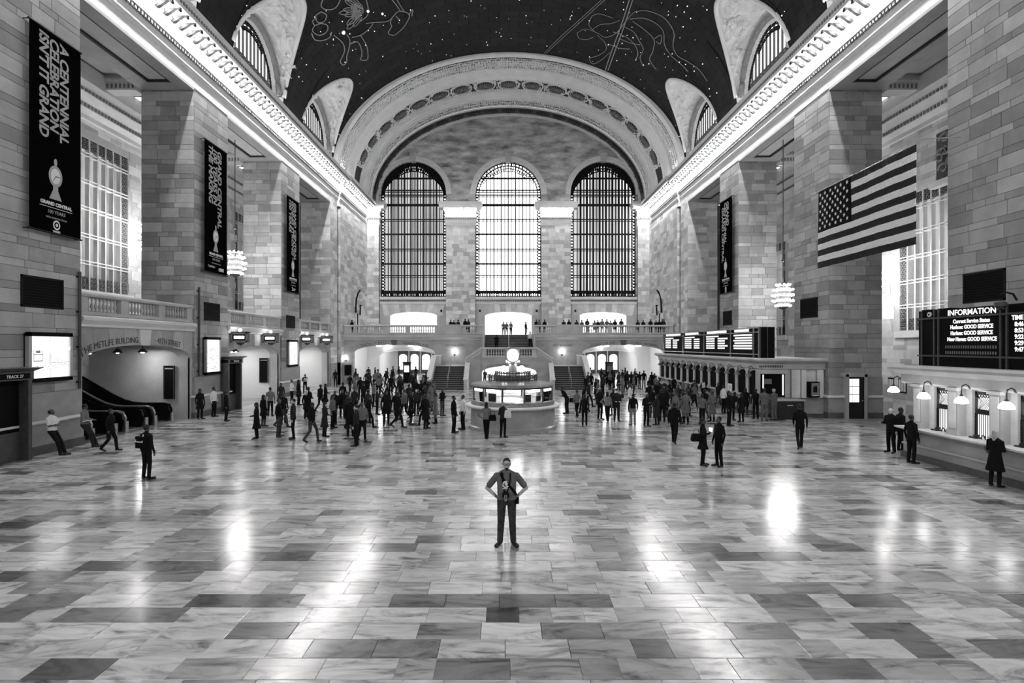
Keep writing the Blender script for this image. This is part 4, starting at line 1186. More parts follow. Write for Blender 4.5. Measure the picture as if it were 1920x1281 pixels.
for i in range(36):
    a = 2*math.pi*i/36
    for rr, h in ((1.25, .26), (.9, .42)):
        x, y = rr*math.cos(a), rr*math.sin(a)
        rl.box(x-.018, x+.018, y-.018, y+.018, 2.38, 2.42+h); rl.ball((x, y, 2.44+h*.55), .05, 6, 4); rl.ball((x, y, 2.42+h), .035, 6, 4)
for rr, zs in ((1.25, (2.45, 2.62)), (.9, (2.48, 2.8))):
    for z in zs: rl.tube([(rr*math.cos(t), rr*math.sin(t), z) for t in [k*math.pi/18 for k in range(36)]], .02, 4, closed=True)
rl.build('roof_railing', 'bronze', BK)
MB().lathe([(.86,2.42),(.86,2.62),(.8,2.7),(.5,2.74)], 24).build('roof_drum', 'bronze_light', BK)
MB().lathe([(.5,2.7),(.5,2.86),(.36,2.92),(.3,3.05),(.22,3.1),(.2,3.22),(.26,3.26),(.2,3.3),(.14,3.34)], 20).build('clock_pedestal', 'brass', BK, True)
ck = thing('clock', 'four-faced glowing brass clock crowning the information booth', 'clock', (.02, 28.3, 3.3))
CKZ = .40
for i in range(4):
    a = i*math.pi/2; M = Matrix.Rotation(a, 3, 'Z'); dirv = M @ Vector((0,-1,0)); up = Vector((0,0,1)); sd = dirv.cross(up)
    f = MB(); cpt = dirv*.30 + Vector((0,0,CKZ))
    rg = [[cpt + dirv*d + rr*(math.cos(t)*sd + math.sin(t)*up) for t in [k*math.pi/16 for k in range(32)]] for rr, d in ((.33,-.02),(.33,.01),(.2,.03),(.02,.035))]
    f.rings(rg); fo = f.build('face', 'clock_face', ck)
    MB().tube([cpt + dirv*.03 + .36*(math.cos(t)*sd + math.sin(t)*up) for t in [k*math.pi/16 for k in range(32)]], .045, 6, closed=True).build('rim', 'brass', ck, True)
    h = MB()
    for ang, L in ((R(90-200), .2), (R(90-152), .27)): 
        d2 = math.cos(ang)*sd + math.sin(ang)*up; h.obox(cpt + dirv*.05 + d2*(L/2-.02), d2*(L/2), d2.cross(dirv)*.012, dirv*.004)
    for k in range(12):
        d2 = math.cos(k*math.pi/6)*sd + math.sin(k*math.pi/6)*up; h.obox(cpt + dirv*.04 + d2*.28, d2*.03, d2.cross(dirv)*.009, dirv*.004)
    h.build('hands', 'black', fo)
g = MB()
for i in range(4):
    a = math.pi/4 + i*math.pi/2; g.tube([(r_*math.cos(a), r_*math.sin(a), z) for r_, z in ((.2,-.02),(.36,.1),(.47,.3),(.47,.5),(.36,.7),(.15,.8))], .05, 6)
g.build('corner_scroll', 'brass', ck, True)
MB().lathe([(.2,-.04),(.34,.04),(.2,.1)], 16).build('casing_foot', 'brass', ck, True); MB().lathe([(.34,.74),(.26,.8),(.12,.84)], 16).build('casing_crown', 'brass', ck, True)
MB().lathe([(.1,.82),(.14,.87),(.07,.9),(.11,.96),(.09,1.04),(.03,1.1)], 12).build('finial', 'bronze', ck, True)
for sx in (-1, 1):
    T = thing('globe_lamp', 'glowing glass globe standing on the booth roof %s the clock pedestal' % ('north of' if sx < 0 else 'south of'), 'lamp', (.02+sx*.46, 28.15, 2.74))
    MB().ball((0,0,.26), .16, 14, 10).build('globe', 'globe_glow', T, True); MB().lathe([(.09,0),(.05,.05),(.06,.12)], 10).build('stem', 'brass', T)
# things inside the booth
for i, (a, w_, h_) in enumerate(((-1.75, .75, .34), (-2.3, .5, .5), (-1.1, .4, .45), (-.6, .4, .35))):
    r_ = 1.55
    T = thing('desk_screen' if i else 'notice_screen', ['white lit notice panel inside the booth facing the hall', 'flat screen on the booth desk beside the notice panel', 'dark monitor on the booth desk behind the curved glass', 'small monitor at the end of the booth desk'][i], 'screen', (.02 + r_*math.cos(a), 28.3 + r_*math.sin(a), 1.22), a + math.pi/2)
    MB().box(-w_/2, w_/2, -.02, .02, .1, .1+h_).build('panel', 'screen_white' if i == 0 else 'black_gloss', T); MB().box(-.08, .08, -.08, .08, 0, .1).build('foot', 'iron', T)
lt = MB().lathe([(.6, 2.02), (.6, 2.06), (.3, 2.08)], 20).build('booth_ceiling_light', 'tube'); lt.location = (.02, 28.3, 0)
tag(lt, 'round light under the roof inside the information booth', 'lamp')
MB().lathe([(1.55,0),(1.55,1.2),(.9,1.22)], 24).build('inner_desk', 'stone_light', BK)

# ================================================================== TICKET OFFICES (south side)
XF = 14.75
SMO = [(0,2.78),(-.05,2.84),(-.05,3.12),(-.14,3.16),(-.3,3.26),(-.36,3.3),(-.36,3.38),(-.26,3.45)]
def ticket_office(label, y0, y1, centres, lit):
    T = thing('ticket_office', label, 'ticket office', (XF, (y0+y1)/2, 0)); oy = (y0+y1)/2
    b = lambda name, m, x0, x1, a, c, z0, z1, par=T: MB().box(x0, x1, a-oy, c-oy, z0, z1).build(name, m, par)
    b('base', 'stone_polish', 0, 3.55, y0, y1, .12, 1.12); b('plinth', 'stone_dark', -.08, 3.55, y0-.05, y1+.05, 0, .22); b('base_moulding', 'stone_plain', -.06, .05, y0, y1, .5, .57)
    mb = MB().sweepY([(0,1.02),(-.28,1.1),(-.36,1.13),(-.36,1.18),(.45,1.18),(.45,1.02)], y0-oy, y1-oy); mb.build('counter', 'stone_light', T)
    mb = MB().rings([[(e, y0-oy+(e if e < 0 else 0), z), (3.55, y0-oy+(e if e < 0 else 0), z), (3.55, y1-oy-(e if e < 0 else 0), z), (e, y1-oy-(e if e < 0 else 0), z)] for e, z in SMO]); mb.build('entablature', 'stone_plain', T)
    b('back_wall', 'stone_light', .55, 3.55, y0+.1, y1-.1, 1.12, 2.8)
    edges = [centres[0] + .8] + [c - .8 for c in centres]
    for e in edges:
        if not lit:
            for q in (-.11, .11): MB().cyl((-.02, e+q-oy, 1.18), (-.02, e+q-oy, 2.62), .055, n=10).lathe([(.09,1.18),(.09,1.26),(.06,1.3)], 10, (-.02, e+q-oy, 0)).lathe([(.06,2.58),(.1,2.66),(.1,2.78)], 10, (-.02, e+q-oy, 0)).build('column', 'stone_light', T)
            b('pier_back', 'stone_plain', .05, .5, e-.12, e+.12, 1.18, 2.78)
            continue
        b('pilaster', 'stone_plain', 0, .6, e-.2, e+.2, 1.18, 2.78)
        b('pilaster_face', 'stone_light', -.03, .02, e-.13, e+.13, 1.42, 2.62); b('pilaster_base', 'stone_plain', -.05, .1, e-.23, e+.23, 1.18, 1.36); b('pilaster_cap', 'stone_light', -.06, .1, e-.24, e+.24, 2.68, 2.78)
    for k in edges[::2]: MB().extr([(.0, k-oy-.1, 1.08), (-.26, k-oy-.1, 1.08), (-.22, k-oy-.1, .95), (0, k-oy-.1, .7)], (0, .2, 0)).build('counter_bracket', 'bronze', T)
    ORD = ('first', 'second', 'third', 'fourth', 'fifth', 'sixth', 'seventh')
    for ci, c in enumerate(centres):
        if not lit:
            bk = MB(); bk.extr([(.06, c-.68-oy, 1.18), (.06, c+.68-oy, 1.18)] + [(.06, c+.68*math.cos(t)-oy, 2.36 + .34*math.sin(t)) for t in [q*math.pi/10 for q in range(11)]], (.04, 0, 0)); bk.build('dark_window', 'black', T); b('spandrel', 'stone_plain', .07, .1, c-.7, c+.7, 2.3, 2.78)
            continue
        f = b('window_surround', 'stone_light', .3, .56, c-.6, c-.38, 1.18, 2.78); b('window_surround', 'stone_light', .3, .56, c+.38, c+.6, 1.18, 2.78)
        b('window_back', 'screen_white' if lit else 'black', .5, .54, c-.4, c+.4, 1.18, 2.7)
        G = MB().box(.4, .44, c-.39-oy, c-.31-oy, 1.18, 2.68).box(.4, .44, c+.31-oy, c+.39-oy, 1.18, 2.68).box(.4, .44, c-.39-oy, c+.39-oy, 2.6, 2.7).box(.4, .44, c-.39-oy, c+.39-oy, 1.95, 2.0).build('grille_frame', 'iron_soft', T)
        if not lit:
            MB().sweepY([(.2, 2.2), (.2, 2.78), (.3, 2.78), (.3, 2.2)], c-.6-oy, c-.42-oy).build('hood', 'stone_plain', T)
            continue
        mo = MB()
        for k in range(9):
            y = c - .31 + .62*k/8; mo.box(.41, .43, y-.006-oy, y+.006-oy, 1.2, 1.96)
        for k in range(-4, 9):
            for sg in (1, -1):
                p = [(.42, max(c-.31, min(c+.31, c + sg*(-.31 + .09*k + t)))-oy, 2.02 + t) for t in (0, .56)]
                if abs(-.31+.09*k) <= .31 or abs(-.31+.09*k+.56) <= .4: mo.tube(p, .006, 4)
        for k in range(9):
            for yy in (c-.35, c+.35): mo.tube([(.39, yy-oy + .03*math.cos(t), 1.25 + .085*k + .035*math.sin(t)) for t in [q*math.pi/3 for q in range(6)]], .01, 4, closed=True)
        for k in range(7): mo.tube([(.39, c-.3+.1*k-oy + .045*math.cos(t), 2.56 + .05*math.sin(t)) for t in [q*math.pi/3 for q in range(6)]], .014, 4, closed=True)
        mo.build('grille_bars', 'iron', T)
        b('name_plate', 'black_gloss', .36, .4, c-.33, c+.33, 1.97, 2.12)
        if ci > 3: continue
        pd = thing('card_terminal', 'black card reader on the counter of the %s lamplit ticket window from the corner' % ORD[ci], 'card reader', (XF + .2, c + .15, 1.18))
        MB().box(-.1, .1, -.13, .13, 0, .05).obox((.05,0,.08), (.03,0,.04), (0,.1,0), (.008,0,-.006)).build('reader', 'black_gloss', pd)
        ph = thing('counter_handset', 'dark curved handset on the counter of the %s lamplit ticket window from the corner' % ORD[ci], 'handset', (XF + .2, c - .16, 1.18))
        MB().tube([(0,-.08,.01),(0,-.05,.11),(0,0,.14),(0,.05,.1),(0,.07,.0)], .02, 6).build('stand', 'black_gloss', ph, True)
    return T
def shade_lamp(loc, label, on, group=None):
    L = thing('bracket_lamp', label, 'lamp', loc, group=group)
    MB().lathe([(.05,.16),(.09,.15),(.17,.06),(.2,-.02),(.19,-.05),(.1,-.07),(.02,-.075)], 14).build('glass_shade', 'tube' if on else 'bronze_light', L, True)
    MB().tube([(.3,0,.46),(.14,0,.56),(.02,0,.5),(0,0,.34),(0,0,.16)], .022, 6).lathe([(.04,.15),(.06,.18),(.03,.24)], 8).ball((.29,0,.46), .06, 8, 5).build('arm', 'bronze', L, True)
    return L
c1 = [19.27 - 1.6*k for k in range(7)]
ticket_office('marble ticket office with lamplit grilled windows below the information board', 7.6, 20.75, c1, True)
for i, c in enumerate(c1[:4]):
    shade_lamp((XF-.3, c+.08, 2.38), 'glowing glass bracket lamp over the %s lamplit ticket window from the corner' % ('first', 'second', 'third', 'fourth')[i], True)
shade_lamp((XF-.02, 21.25, 2.45), 'glowing glass bracket lamp on the end wall of the lamplit ticket office', True)
c2 = [33.3 + 1.6*k for k in range(13)][::-1]
FO = ticket_office('marble ticket office with a row of dark closed windows below the departure board', 31.95, 53.9, c2, False)
for i, c in enumerate(c2): shade_lamp((XF-.3, c, 2.38), 'unlit bracket lamp over a closed dark ticket window', False, 'unlit lamps of the closed ticket office')
# end face of the far office: doorway, pilasters, telephone
EY = 31.95 - (31.95+53.9)/2
def eb(name, m, x0, x1, z0, z1, d0=0, d1=.1): return MB().box(x0-XF, x1-XF, EY-d1, EY-d0, z0, z1).build(name, m, FO)
pxw = lambda px: (px - CX)*31.9/FPX + CAMX
eb('dark_window', 'black', pxw(1425), pxw(1472), 1.2, 2.55, 0, .03)
for a in (1421, 1476): eb('jamb', 'stone_plain', pxw(a)-.12, pxw(a)+.12, 1.15, 2.75)
eb('head', 'stone_plain', pxw(1419), pxw(1478), 2.55, 2.78, 0, .14)
for a, b_ in ((1484, 1500), (1502, 1511), (1532, 1543)): eb('pilaster', 'stone_light', pxw(a), pxw(b_), 1.15, 2.78)
eb('sign_window', 'screen_dim', pxw(1435)-.05, pxw(1447), 1.95, 2.25, .03, .05); eb('light_strip', 'screen_text', pxw(1430), pxw(1432), 1.7, 2.5, .03, .05); eb('light_strip', 'screen_text', pxw(1467), pxw(1469.5), 1.3, 2.5, .03, .05)
for i in range(14): eb('frieze_mark', 'letter_dark', pxw(1424)+.1*i, pxw(1424)+.1*i+.055, 2.92, 3.04, .05, .07)
D = thing('service_desk', 'dark waist-high desk box in front of the dark counter window', 'desk', (pxw(1467), 31.3, 0))
MB().box(-.75, .75, -.35, .5, 0, 1.05).build('body', 'stair_stone', D); MB().box(-.8, .8, -.4, .52, 1.05, 1.12).build('top', 'stone_plain', D); MB().box(-.2, .1, -.37, -.35, .78, .82).build('slot', 'white_paint', D)
ph = thing('pay_telephone', 'wall-mounted public telephone on the end of the dark ticket office', 'telephone', (pxw(1521), 31.84, 1.2))
MB().box(-.3, .3, -.3, 0, 0, .9).build('hood', 'black', ph); MB().box(-.2, .26, -.33, -.3, .08, .84).build('face_plate', 'bronze_light', ph); MB().box(-.1, .12, -.35, -.33, .3, .62).ball((.02,-.36,.62), (.1,.03,.05), 8, 5).build('handset', 'black_gloss', ph); MB().box(-.12,.2,-.34,-.33,.1,.14).build('label_strip', 'white_paint', ph)
pl = pix(1354, 731, 36.0); W_ = thing('placard', 'white placard with a small printed mark hung on the closed ticket windows', 'sign', (XF-.25, 36.2, 1.18))
MB().box(-.01, .01, -.35, .35, 0, .5).build('board', 'white_paint', W_); MB().box(-.014, -.01, -.08, .08, .18, .36).build('print', 'letter_grey', W_)

# ---- information board and departure board
UB, VBv = (0,-1,0), (0,0,1)
XI = 15.45
IB = thing('information_board', 'black information board with lit service status text and train times above the ticket office', 'board', (XI, 14.5, 3.45))
def ib(name, m, d0, d1, y0, y1, z0, z1): return MB().box(d0, d1, y0-14.5, y1-14.5, z0-3.45, z1-3.45).build(name, m, IB)
ib('case', 'black', 0, .5, 8, 20.9, 3.45, 5.5)
for y in (20.72, 20.12, 19.92, 17.42, 17.2, 14.0): ib('upright', 'iron_soft', -.05, 0, y-.03, y+.03, 3.45, 5.5)
for z in (5.2, 3.82): ib('rail', 'iron_soft', -.06, 0, 8, 20.9, z-.03, z+.03)
for y0, y1 in ((20.3, 20.75), (19.4, 20.0)): ib('top_cap', 'black', .0, .3, y0, y1, 5.5, 5.54)
def it(body, px, z, size, m='screen_text', bold=.006, al='CENTER', xs=.9):
    y = (XI - CAMX)*FPX/(px - CX)
    return text('lettering', body, size, m, IB, (-.035, y-14.5, z-3.45), UB, VBv, al, .004, bold, xs=xs)
it('INFORMATION', 1822, 5.26, .27, 'screen_text', .004, xs=1.05)
for body, z in (('Current Service Status', 4.98), ('Hudson: GOOD SERVICE', 4.78), ('Harlem: GOOD SERVICE', 4.57), ('New Haven: GOOD SERVICE', 4.36)): it(body, 1822, z, .185, xs=.86)
it('TIME', 1899, 5.0, .2, al='LEFT')
for k, b_ in enumerate(('8:46', '8:53', '9:22', '9:29', '9:47')): it(b_, 1904.5, 4.8 - .195*k, .19, al='LEFT')
ye = (XI - CAMX)*FPX/(1744 - CX)
MB().cyl((-.05, ye-14.5, 5.35-3.45), (0, ye-14.5, 5.35-3.45), .09, n=20).build('emblem', 'white_paint', IB); text('emblem_mark', 'M', .11, 'black', IB, (-.056, ye-14.5, 5.31-3.45), UB, VBv, 'CENTER', .002, .004)
for k in range(2):
    for q in range(22):
        y = 19.6 - .095*q; ib('dim_segment', 'screen_dim', -.02, -.01, y-.025, y+.025, 4.1-.2*k, 4.2-.2*k)
ty = (XI - .35 - CAMX)*FPX/(1876 - CX)
DC = thing('dome_camera', 'dark dome security camera on a curved arm above the information board', 'camera', (XI-.35, ty, 5.3))
MB().lathe([(.02,0),(.1,.04),(.14,.12)], 14).build('dome', 'black_gloss', DC, True); MB().lathe([(.16,.12),(.16,.24),(.08,.3)], 14).build('housing', 'iron_soft', DC)
MB().tube([(0,0,.3),(.0,0,.48),(.12,-.05,.56),(.3,-.1,.5),(.4,-.12,.3)], .03, 6).build('arm', 'iron', DC)
XD = 15.0
DB = thing('departure_board', 'long black departure board with rows of lit train listings above the dark ticket office', 'board', (XD, 43.2, 3.45))
def db(name, m, d0, d1, y0, y1, z0, z1): return MB().box(d0, d1, y0-43.2, y1-43.2, z0-3.45, z1-3.45).build(name, m, DB)
db('case', 'black', 0, .9, 33.0, 53.2, 3.45, 5.32)
for z in (5.28, 5.02, 3.66): db('rail', 'steel', -.07, -.02, 33.0, 53.2, z-.025, z+.025)
pan = [(33.9, 37.0), (37.4, 42.0), (42.4, 47.0), (47.4, 52.6)]
for y in [33.05, 33.75] + [b_ + .2 for a, b_ in pan]: db('upright', 'steel', -.07, 0, y-.03, y+.03, 3.45, 5.3)
for x in (0.02, .44, .86): MB().box(x-.02, x+.02, 33.0-43.2-.06, 33.0-43.2, 0, 1.87).build('end_rib', 'iron_soft', DB)
r2 = random.Random(8)
for pi, (a, b_) in enumerate(pan):
    db('heading', 'screen_white', -.04, 0, a+.6, b_-.4, 5.08, 5.24)
    for k in range(6):
        z = 4.86 - .17*k
        if pi == 0: db('listing_row', 'screen_text', -.03, 0, a+.15, b_-.2 - r2.uniform(0, .3), z-.05, z+.05); continue
        if k == 0: db('listing_row', 'screen_text', -.03, 0, b_-2.6, b_-.2, z-.045, z+.045); continue
        y = b_ - .25
        for w_ in (.35, .3, .7): db('listing_row', 'screen_text', -.03, 0, y-w_, y, z-.05, z+.05); y -= w_ + .12
        y = b_ - 2.5; w_ = r2.choice((1.2, 1.2, 1.7)); db('listing_row', 'screen_text', -.03, 0, y-w_, y, z-.05, z+.05)
for px in (1318, 1372, 1284):
    y = (XD - CAMX)*FPX/(px - CX); q = thing('dome_camera', 'small dome camera on a looped arm over the departure board, %s' % {1318: 'at its middle', 1372: 'by its near end panel', 1284: 'by its far panels'}[px], 'camera', (XD-.25, y, 5.05))
    MB().lathe([(.02,0),(.09,.05),(.12,.16),(.06,.22)], 12).build('dome', 'black_gloss', q, True); MB().tube([(0,0,.22),(0,0,.4),(.15,0,.46),(.28,0,.3)], .025, 6).build('arm', 'steel', q)

# ================================================================== BANNERS
def banner(s, y0, y1, lines, foot, label, zt=16.4, zb=8.6, m='letter_grey'):
    x = s*(HW - .27); oy = (y0+y1)/2
    B = thing('banner', label, 'banner', (x, oy, zb))
    wd, ht = (y1-y0), zt-zb
    u = (0, 1, 0) if s < 0 else (0, -1, 0); sg = 1 if s < 0 else -1; fx = -s*.012
    MB().box(-.008, .008, -wd/2, wd/2, 0, ht).build('cloth', 'banner_cloth', B)
    for z in (0, ht): MB().cyl((0,-wd/2-.06,z), (0,wd/2+.06,z), .035, n=8).build('pole', 'iron', B)
    for yy in (-wd/2, wd/2): MB().cyl((0,yy,ht), (s*.27,yy,ht), .02, n=6).cyl((0,yy,0), (s*.27,yy,0), .02, n=6).build('wall_arm', 'iron', B)
    k = wd/2.45
    for i, (body, z0) in enumerate(lines):
        off = (.36 - .48*i)*k
        text('lettering', body, .58*k, m, B, (fx, sg*off - sg*.18*k, ht - z0), (0,0,-1), u, 'LEFT', .003, .018*k, xs=.98, spacing=.98, shear=.12)
    # printed clock emblem
    zc, cy = 2.25, -.05*sg
    e = MB(); e.mi = 0
    e.extr([(fx, cy + .36*math.cos(t)*.9, zc + .42*math.sin(t)) for t in [q*math.pi/14 for q in range(28)]], (fx*.2,0,0))
    e.extr([(fx, cy-.12, zc-.4), (fx, cy+.12, zc-.4), (fx, cy+.12, zc-.55), (fx, cy+.3, zc-.92), (fx, cy-.3, zc-.92), (fx, cy-.12, zc-.55)], (fx*.2,0,0))
    e.extr([(fx, cy + .08*math.cos(t), zc + .55 + .15*math.sin(t)) for t in [q*math.pi/6 for q in range(12)]], (fx*.2,0,0))
    e.build('clock_emblem', 'letter_grey', B)
    e = MB(); e.extr([(fx*1.3, cy + .25*math.cos(t)*.9, zc + .3*math.sin(t)) for t in [q*math.pi/12 for q in range(24)]], (fx*.3,0,0)); e.build('emblem_dial', 'white_paint', B)
    e = MB(); e.box(fx*1.7, fx*1.9, cy-.015, cy+.2*1, zc-.015, zc+.015); e.obox((fx*1.8, cy-.06*sg, zc-.1), (0,.012,0), (0,-.06*sg,-.1), (.001,0,0)); e.build('emblem_hands', 'black', B)
    tx = lambda b_, z, sz, mm='white_paint', bo=.004, al='CENTER', dy=0, xs=1: text('lettering', b_, sz, mm, B, (fx, sg*(dy), z), u, (0,0,1), al, .003, bo, xs=xs)
    tx('GRAND CENTRAL', 1.08, .185*k, 'white_paint', .008); MB().box(fx*.6, fx*1.2, -.78*k, .78*k, .98, 1.0).build('rule', 'white_paint', B)
    tx('100 YEARS', .76, .19*k, 'letter_grey', 0); tx('WITH SUPPORT FROM', .56, .10*k, 'letter_grey', 0)
    if foot == 'target':
        e = MB(); e.extr([(fx, .17*math.cos(t), .34 + .19*math.sin(t)) for t in [q*math.pi/12 for q in range(24)]], (fx*.2,0,0)); e.build('logo_disc', 'white_paint', B)
        e = MB(); e.extr([(fx*1.3, .115*math.cos(t), .34 + .125*math.sin(t)) for t in [q*math.pi/12 for q in range(24)]], (fx*.2,0,0)); e.build('logo_ring', 'banner_cloth', B)
        e = MB(); e.extr([(fx*1.6, .06*math.cos(t), .34 + .065*math.sin(t)) for t in [q*math.pi/12 for q in range(24)]], (fx*.2,0,0)); e.build('logo_dot', 'white_paint', B)
        tx('TARGET', .05, .1*k, 'white_paint', .004)
    elif foot == 'cbre': tx('CBRE', .2, .24*k, 'white_paint', .014, 'CENTER', .55*k); tx('TripAdvisor', .32, .17*k, 'white_paint', .002, 'CENTER', -.5*k, .9)
    else:
        e = MB(); e.tube([(fx, -.25*sg + .12*math.cos(t), .3 + .14*math.sin(t)) for t in [R(-100 + 20*q) for q in range(11)]], .03, 4); e.build('logo_mark', 'white_paint', B)
        MB().box(fx*.6, fx*1.1, .0 if sg > 0 else -.5, .5 if sg > 0 else 0, .3, .36).box(fx*.6, fx*1.1, .0 if sg > 0 else -.4, .4 if sg > 0 else 0, .18, .24).build('logo_rule', 'white_paint', B)
    return B
banner(-1, 20.35, 22.8, [('A CENTENNIAL', .2), ('CELEBRATION', .18), ("ISN'T IT GRAND", .12)], 'target', 'tall black banner reading A CENTENNIAL CELEBRATION on the pier by the escalators')
banner(-1, 32.2, 34.75, [('GRAND CENTRAL', .2), ('100 YEARS IN', .18), ('THE MAKING', .12)], 'cbre', 'tall black banner reading 100 YEARS IN THE MAKING on a north pier')
banner(-1, 44.3, 46.9, [('GRAND CENTRAL', .2), ('GOING STRONG', .18), ('100 YEARS', .12)], 'mark', 'tall black banner with slanted lettering on the north pier nearest the balcony')
banner(1, 44.5, 47.0, [('GRAND CENTRAL', .3), ('CENTENNIAL', .3), ('GRAND', .2)][::-1] and [('GRAND', .2), ('CENTENNIAL', .2), ('GRAND CENTRAL', .5)], 'target', 'tall black banner with bullseye emblem on the south pier above the departure board')

# ================================================================== FLAG
FXX = 16.95
FYn, FYf, FZ0, FZ1 = 23.05, 30.3, 8.47, 12.69
FL = thing('flag', 'large striped flag with a starred dark canton hung beside the south piers', 'flag', (FXX, (FYn+FYf)/2, FZ0))
FWd, FHt = FYf-FYn, FZ1-FZ0
def fw(y, z): return .025*math.sin(y*1.7 + z*.5) + .012*math.sin(y*5.1 - z*.9) + .008*math.sin(y*11)
mb = MB(); NYf, sub = 60, 3
for r in range(13):
    for q in range(sub):
        z0, z1 = FHt*(r + q/sub)/13, FHt*(r + (q+1)/sub)/13
        for c in range(NYf):
            y0, y1 = FWd/2 - FWd*c/NYf, FWd/2 - FWd*(c+1)/NYf
            mb.mi = 2 if (r >= 6 and c < NYf*.4) else (0 if (12-r) % 2 == 0 else 1)
            mb.add([(fw(y0,z0),y0,z0),(fw(y1,z0),y1,z0),(fw(y1,z1),y1,z1),(fw(y0,z1),y0,z1)], [(0,1,2,3)])
cl = mb.build('cloth', ['flag_red', 'flag_white', 'flag_blue'], FL, True)
md = cl.modifiers.new('thickness', 'SOLIDIFY'); md.thickness = .01
st = []
for k in range(10):
    rr = .115 if k % 2 == 0 else .046; t = math.pi/2 + k*math.pi/5; st.append((0, rr*math.cos(t), rr*math.sin(t)))
st_me = MB().extr(st, (-.006, 0, 0)).mesh('star', 'flag_white')
cw, ch = FWd*.4, FHt*7/13
for r in range(9):
    for c in range(6 if r % 2 == 0 else 5):
        y = FWd/2 - cw*((2*c + 1 + (r % 2))/12); z = FHt - ch*((r + 1)/10)
        link('star', st_me, FL, (fw(y, z) - .03, y, z))
wr = MB(); wr.tube([(0, FWd/2 + .75, FHt+.08), (0, FWd/2, FHt+.03), (0, 0, FHt-.0), (0, -FWd/2, FHt+.03), (0, -FWd/2-.35, FHt+.08)], .015, 5)
for k in range(14): wr.tube([(fw(-FWd/2+FWd*k/13, FHt) + .02*math.cos(t), -FWd/2+FWd*k/13, FHt+.03 + .05*math.sin(t)) for t in [q*math.pi/3 for q in range(6)]], .01, 4, closed=True)
for yy in (FWd/2 + .75, -FWd/2 - .35): wr.cyl((0, yy, FHt+.08), (HW-FXX, yy + (.65 if yy > 0 else -.25), FHt+.08), .02, n=6)
wr.build('wire', 'steel', FL)

# ================================================================== PIER FITTINGS
def louvre(s, y0, y1, z0, z1, label):
    T = thing('louvre_panel', label, 'vent', (s*HW, (y0+y1)/2, z0)); w_, h = y1-y0, z1-z0; e = -s
    MB().box(0, e*.03, -w_/2, w_/2, 0, h).build('back', 'black', T)
    for a in ((-w_/2, -w_/2+.08, 0, h), (w_/2-.08, w_/2, 0, h), (-w_/2, w_/2, 0, .08), (-w_/2, w_/2, h-.08, h)): MB().box(0, e*.06, *a).build('frame', 'iron', T)
    for k in range(9): MB().obox((e*.04, 0, .12 + (h-.24)*(k+.5)/9), (e*.01, 0, .02), (0, w_/2-.08, 0), (.004, 0, 0)).build('slat', 'iron', T)
north = ('beside the lit train poster', 'on the middle north pier', 'on the north pier nearest the balcony')
for i, (y0, y1, z0, z1) in enumerate(((20.25, 22.2, 5.65, 6.85), (32.55, 34.35, 5.7, 6.8), (44.75, 46.6, 5.65, 6.7))): louvre(-1, y0, y1, z0, z1, 'dark louvre panel set in stone ' + north[i])
for i, (y0, y1, z0, z1) in enumerate(((20.4, 22.3, 5.9, 7.1), (32.7, 34.6, 5.9, 7.1), (45.1, 46.9, 5.9, 7.1))): louvre(1, y0, y1, z0, z1, 'dark louvre panel set in stone ' + ('above the information board', 'on the south pier behind the flag', 'below the bullseye banner')[i])
def poster(y0, y1, z0, z1, label, kind):
    T = thing('lit_poster', label, 'poster', (-HW, (y0+y1)/2, z0)); w_, h = y1-y0, z1-z0
    MB().box(0, .16, -w_/2-.12, w_/2+.12, -.12, h+.12).build('case', 'black', T)
    for a in ((-w_/2-.14, -w_/2, -.14, h+.14), (w_/2, w_/2+.14, -.14, h+.14)): MB().box(.1, .24, *a).build('frame', 'steel', T)
    for a in ((-w_/2-.14, w_/2+.14, -.16, 0), (-w_/2-.14, w_/2+.14, h, h+.16)): MB().box(.1, .24, *a).build('frame', 'black', T)
    MB().box(.16, .17, -w_/2, w_/2, 0, h).build('screen', 'screen_white', T)
    MB().box(.17, .175, -.006, .006, 0, h).box(.17, .175, -w_/2, w_/2, h*.66, h*.66+.012).build('panel_joint', 'letter_grey', T)
    p = MB(); r2 = random.Random(len(label))
    if kind == 0:
        for k in range(2): text('lettering', ('GRAND CENTRAL', 'GRAND CENTENNIAL')[k], .19, 'glow_white', T, (.176, -w_/2+.1, h*.76-.15*k), (0,1,0), (0,0,1), 'LEFT', .002, .006, xs=.95)
        for k in range(12):
            y = -.02 + (w_/2)*k/12*.95; z = h*.44 - .015*k; p.box(.17, .172, y, y+.012, z-.14+.006*k, z+.2-.01*k)
        p.obox((.171, .45, h*.36), (0, .5, .02), (0,0,.008), (.001,0,0)); p.obox((.171, .2, h*.22), (0, .8, .12), (0,0,.006), (.001,0,0)); p.obox((.171, -.1, h*.3), (0, .9, .05), (0,0,.006), (.001,0,0))
        for a in ((-.75,-.73,.4,.72), (-.35,-.33,.4,.72), (-.75,-.33,.56,.58), (-.75,-.33,.4,.42), (-.65,-.45,.6,.66)): p.box(.17, .172, a[0], a[1], h*a[2], h*a[3])
        for k in range(4): p.box(.17, .173, -.6+.25*k, -.56+.25*k, h*.26, h*.28)
    else:
        for k in range(26):
            y, z = r2.uniform(-w_*.42, w_*.42), h*r2.uniform(.08, .75); a = r2.choice((0, 0, .5, -.5, 1.57)); L = r2.uniform(.1, .45)*min(1, w_)
            d = Vector((0, math.cos(a), math.sin(a)))*L/2
            if abs(y) + abs(d.y) < w_*.48 and 0 < z - abs(d.z) and z + abs(d.z) < h: p.obox((.171, y, z), d, Vector((0,-d.z,d.y)).normalized()*.012, (.001,0,0))
    p.build('print', 'letter_grey', T)
poster(20.5, 22.3, 2.95, 4.55, 'lit poster reading GRAND CENTRAL GRAND CENTENNIAL with a train drawing', 0)
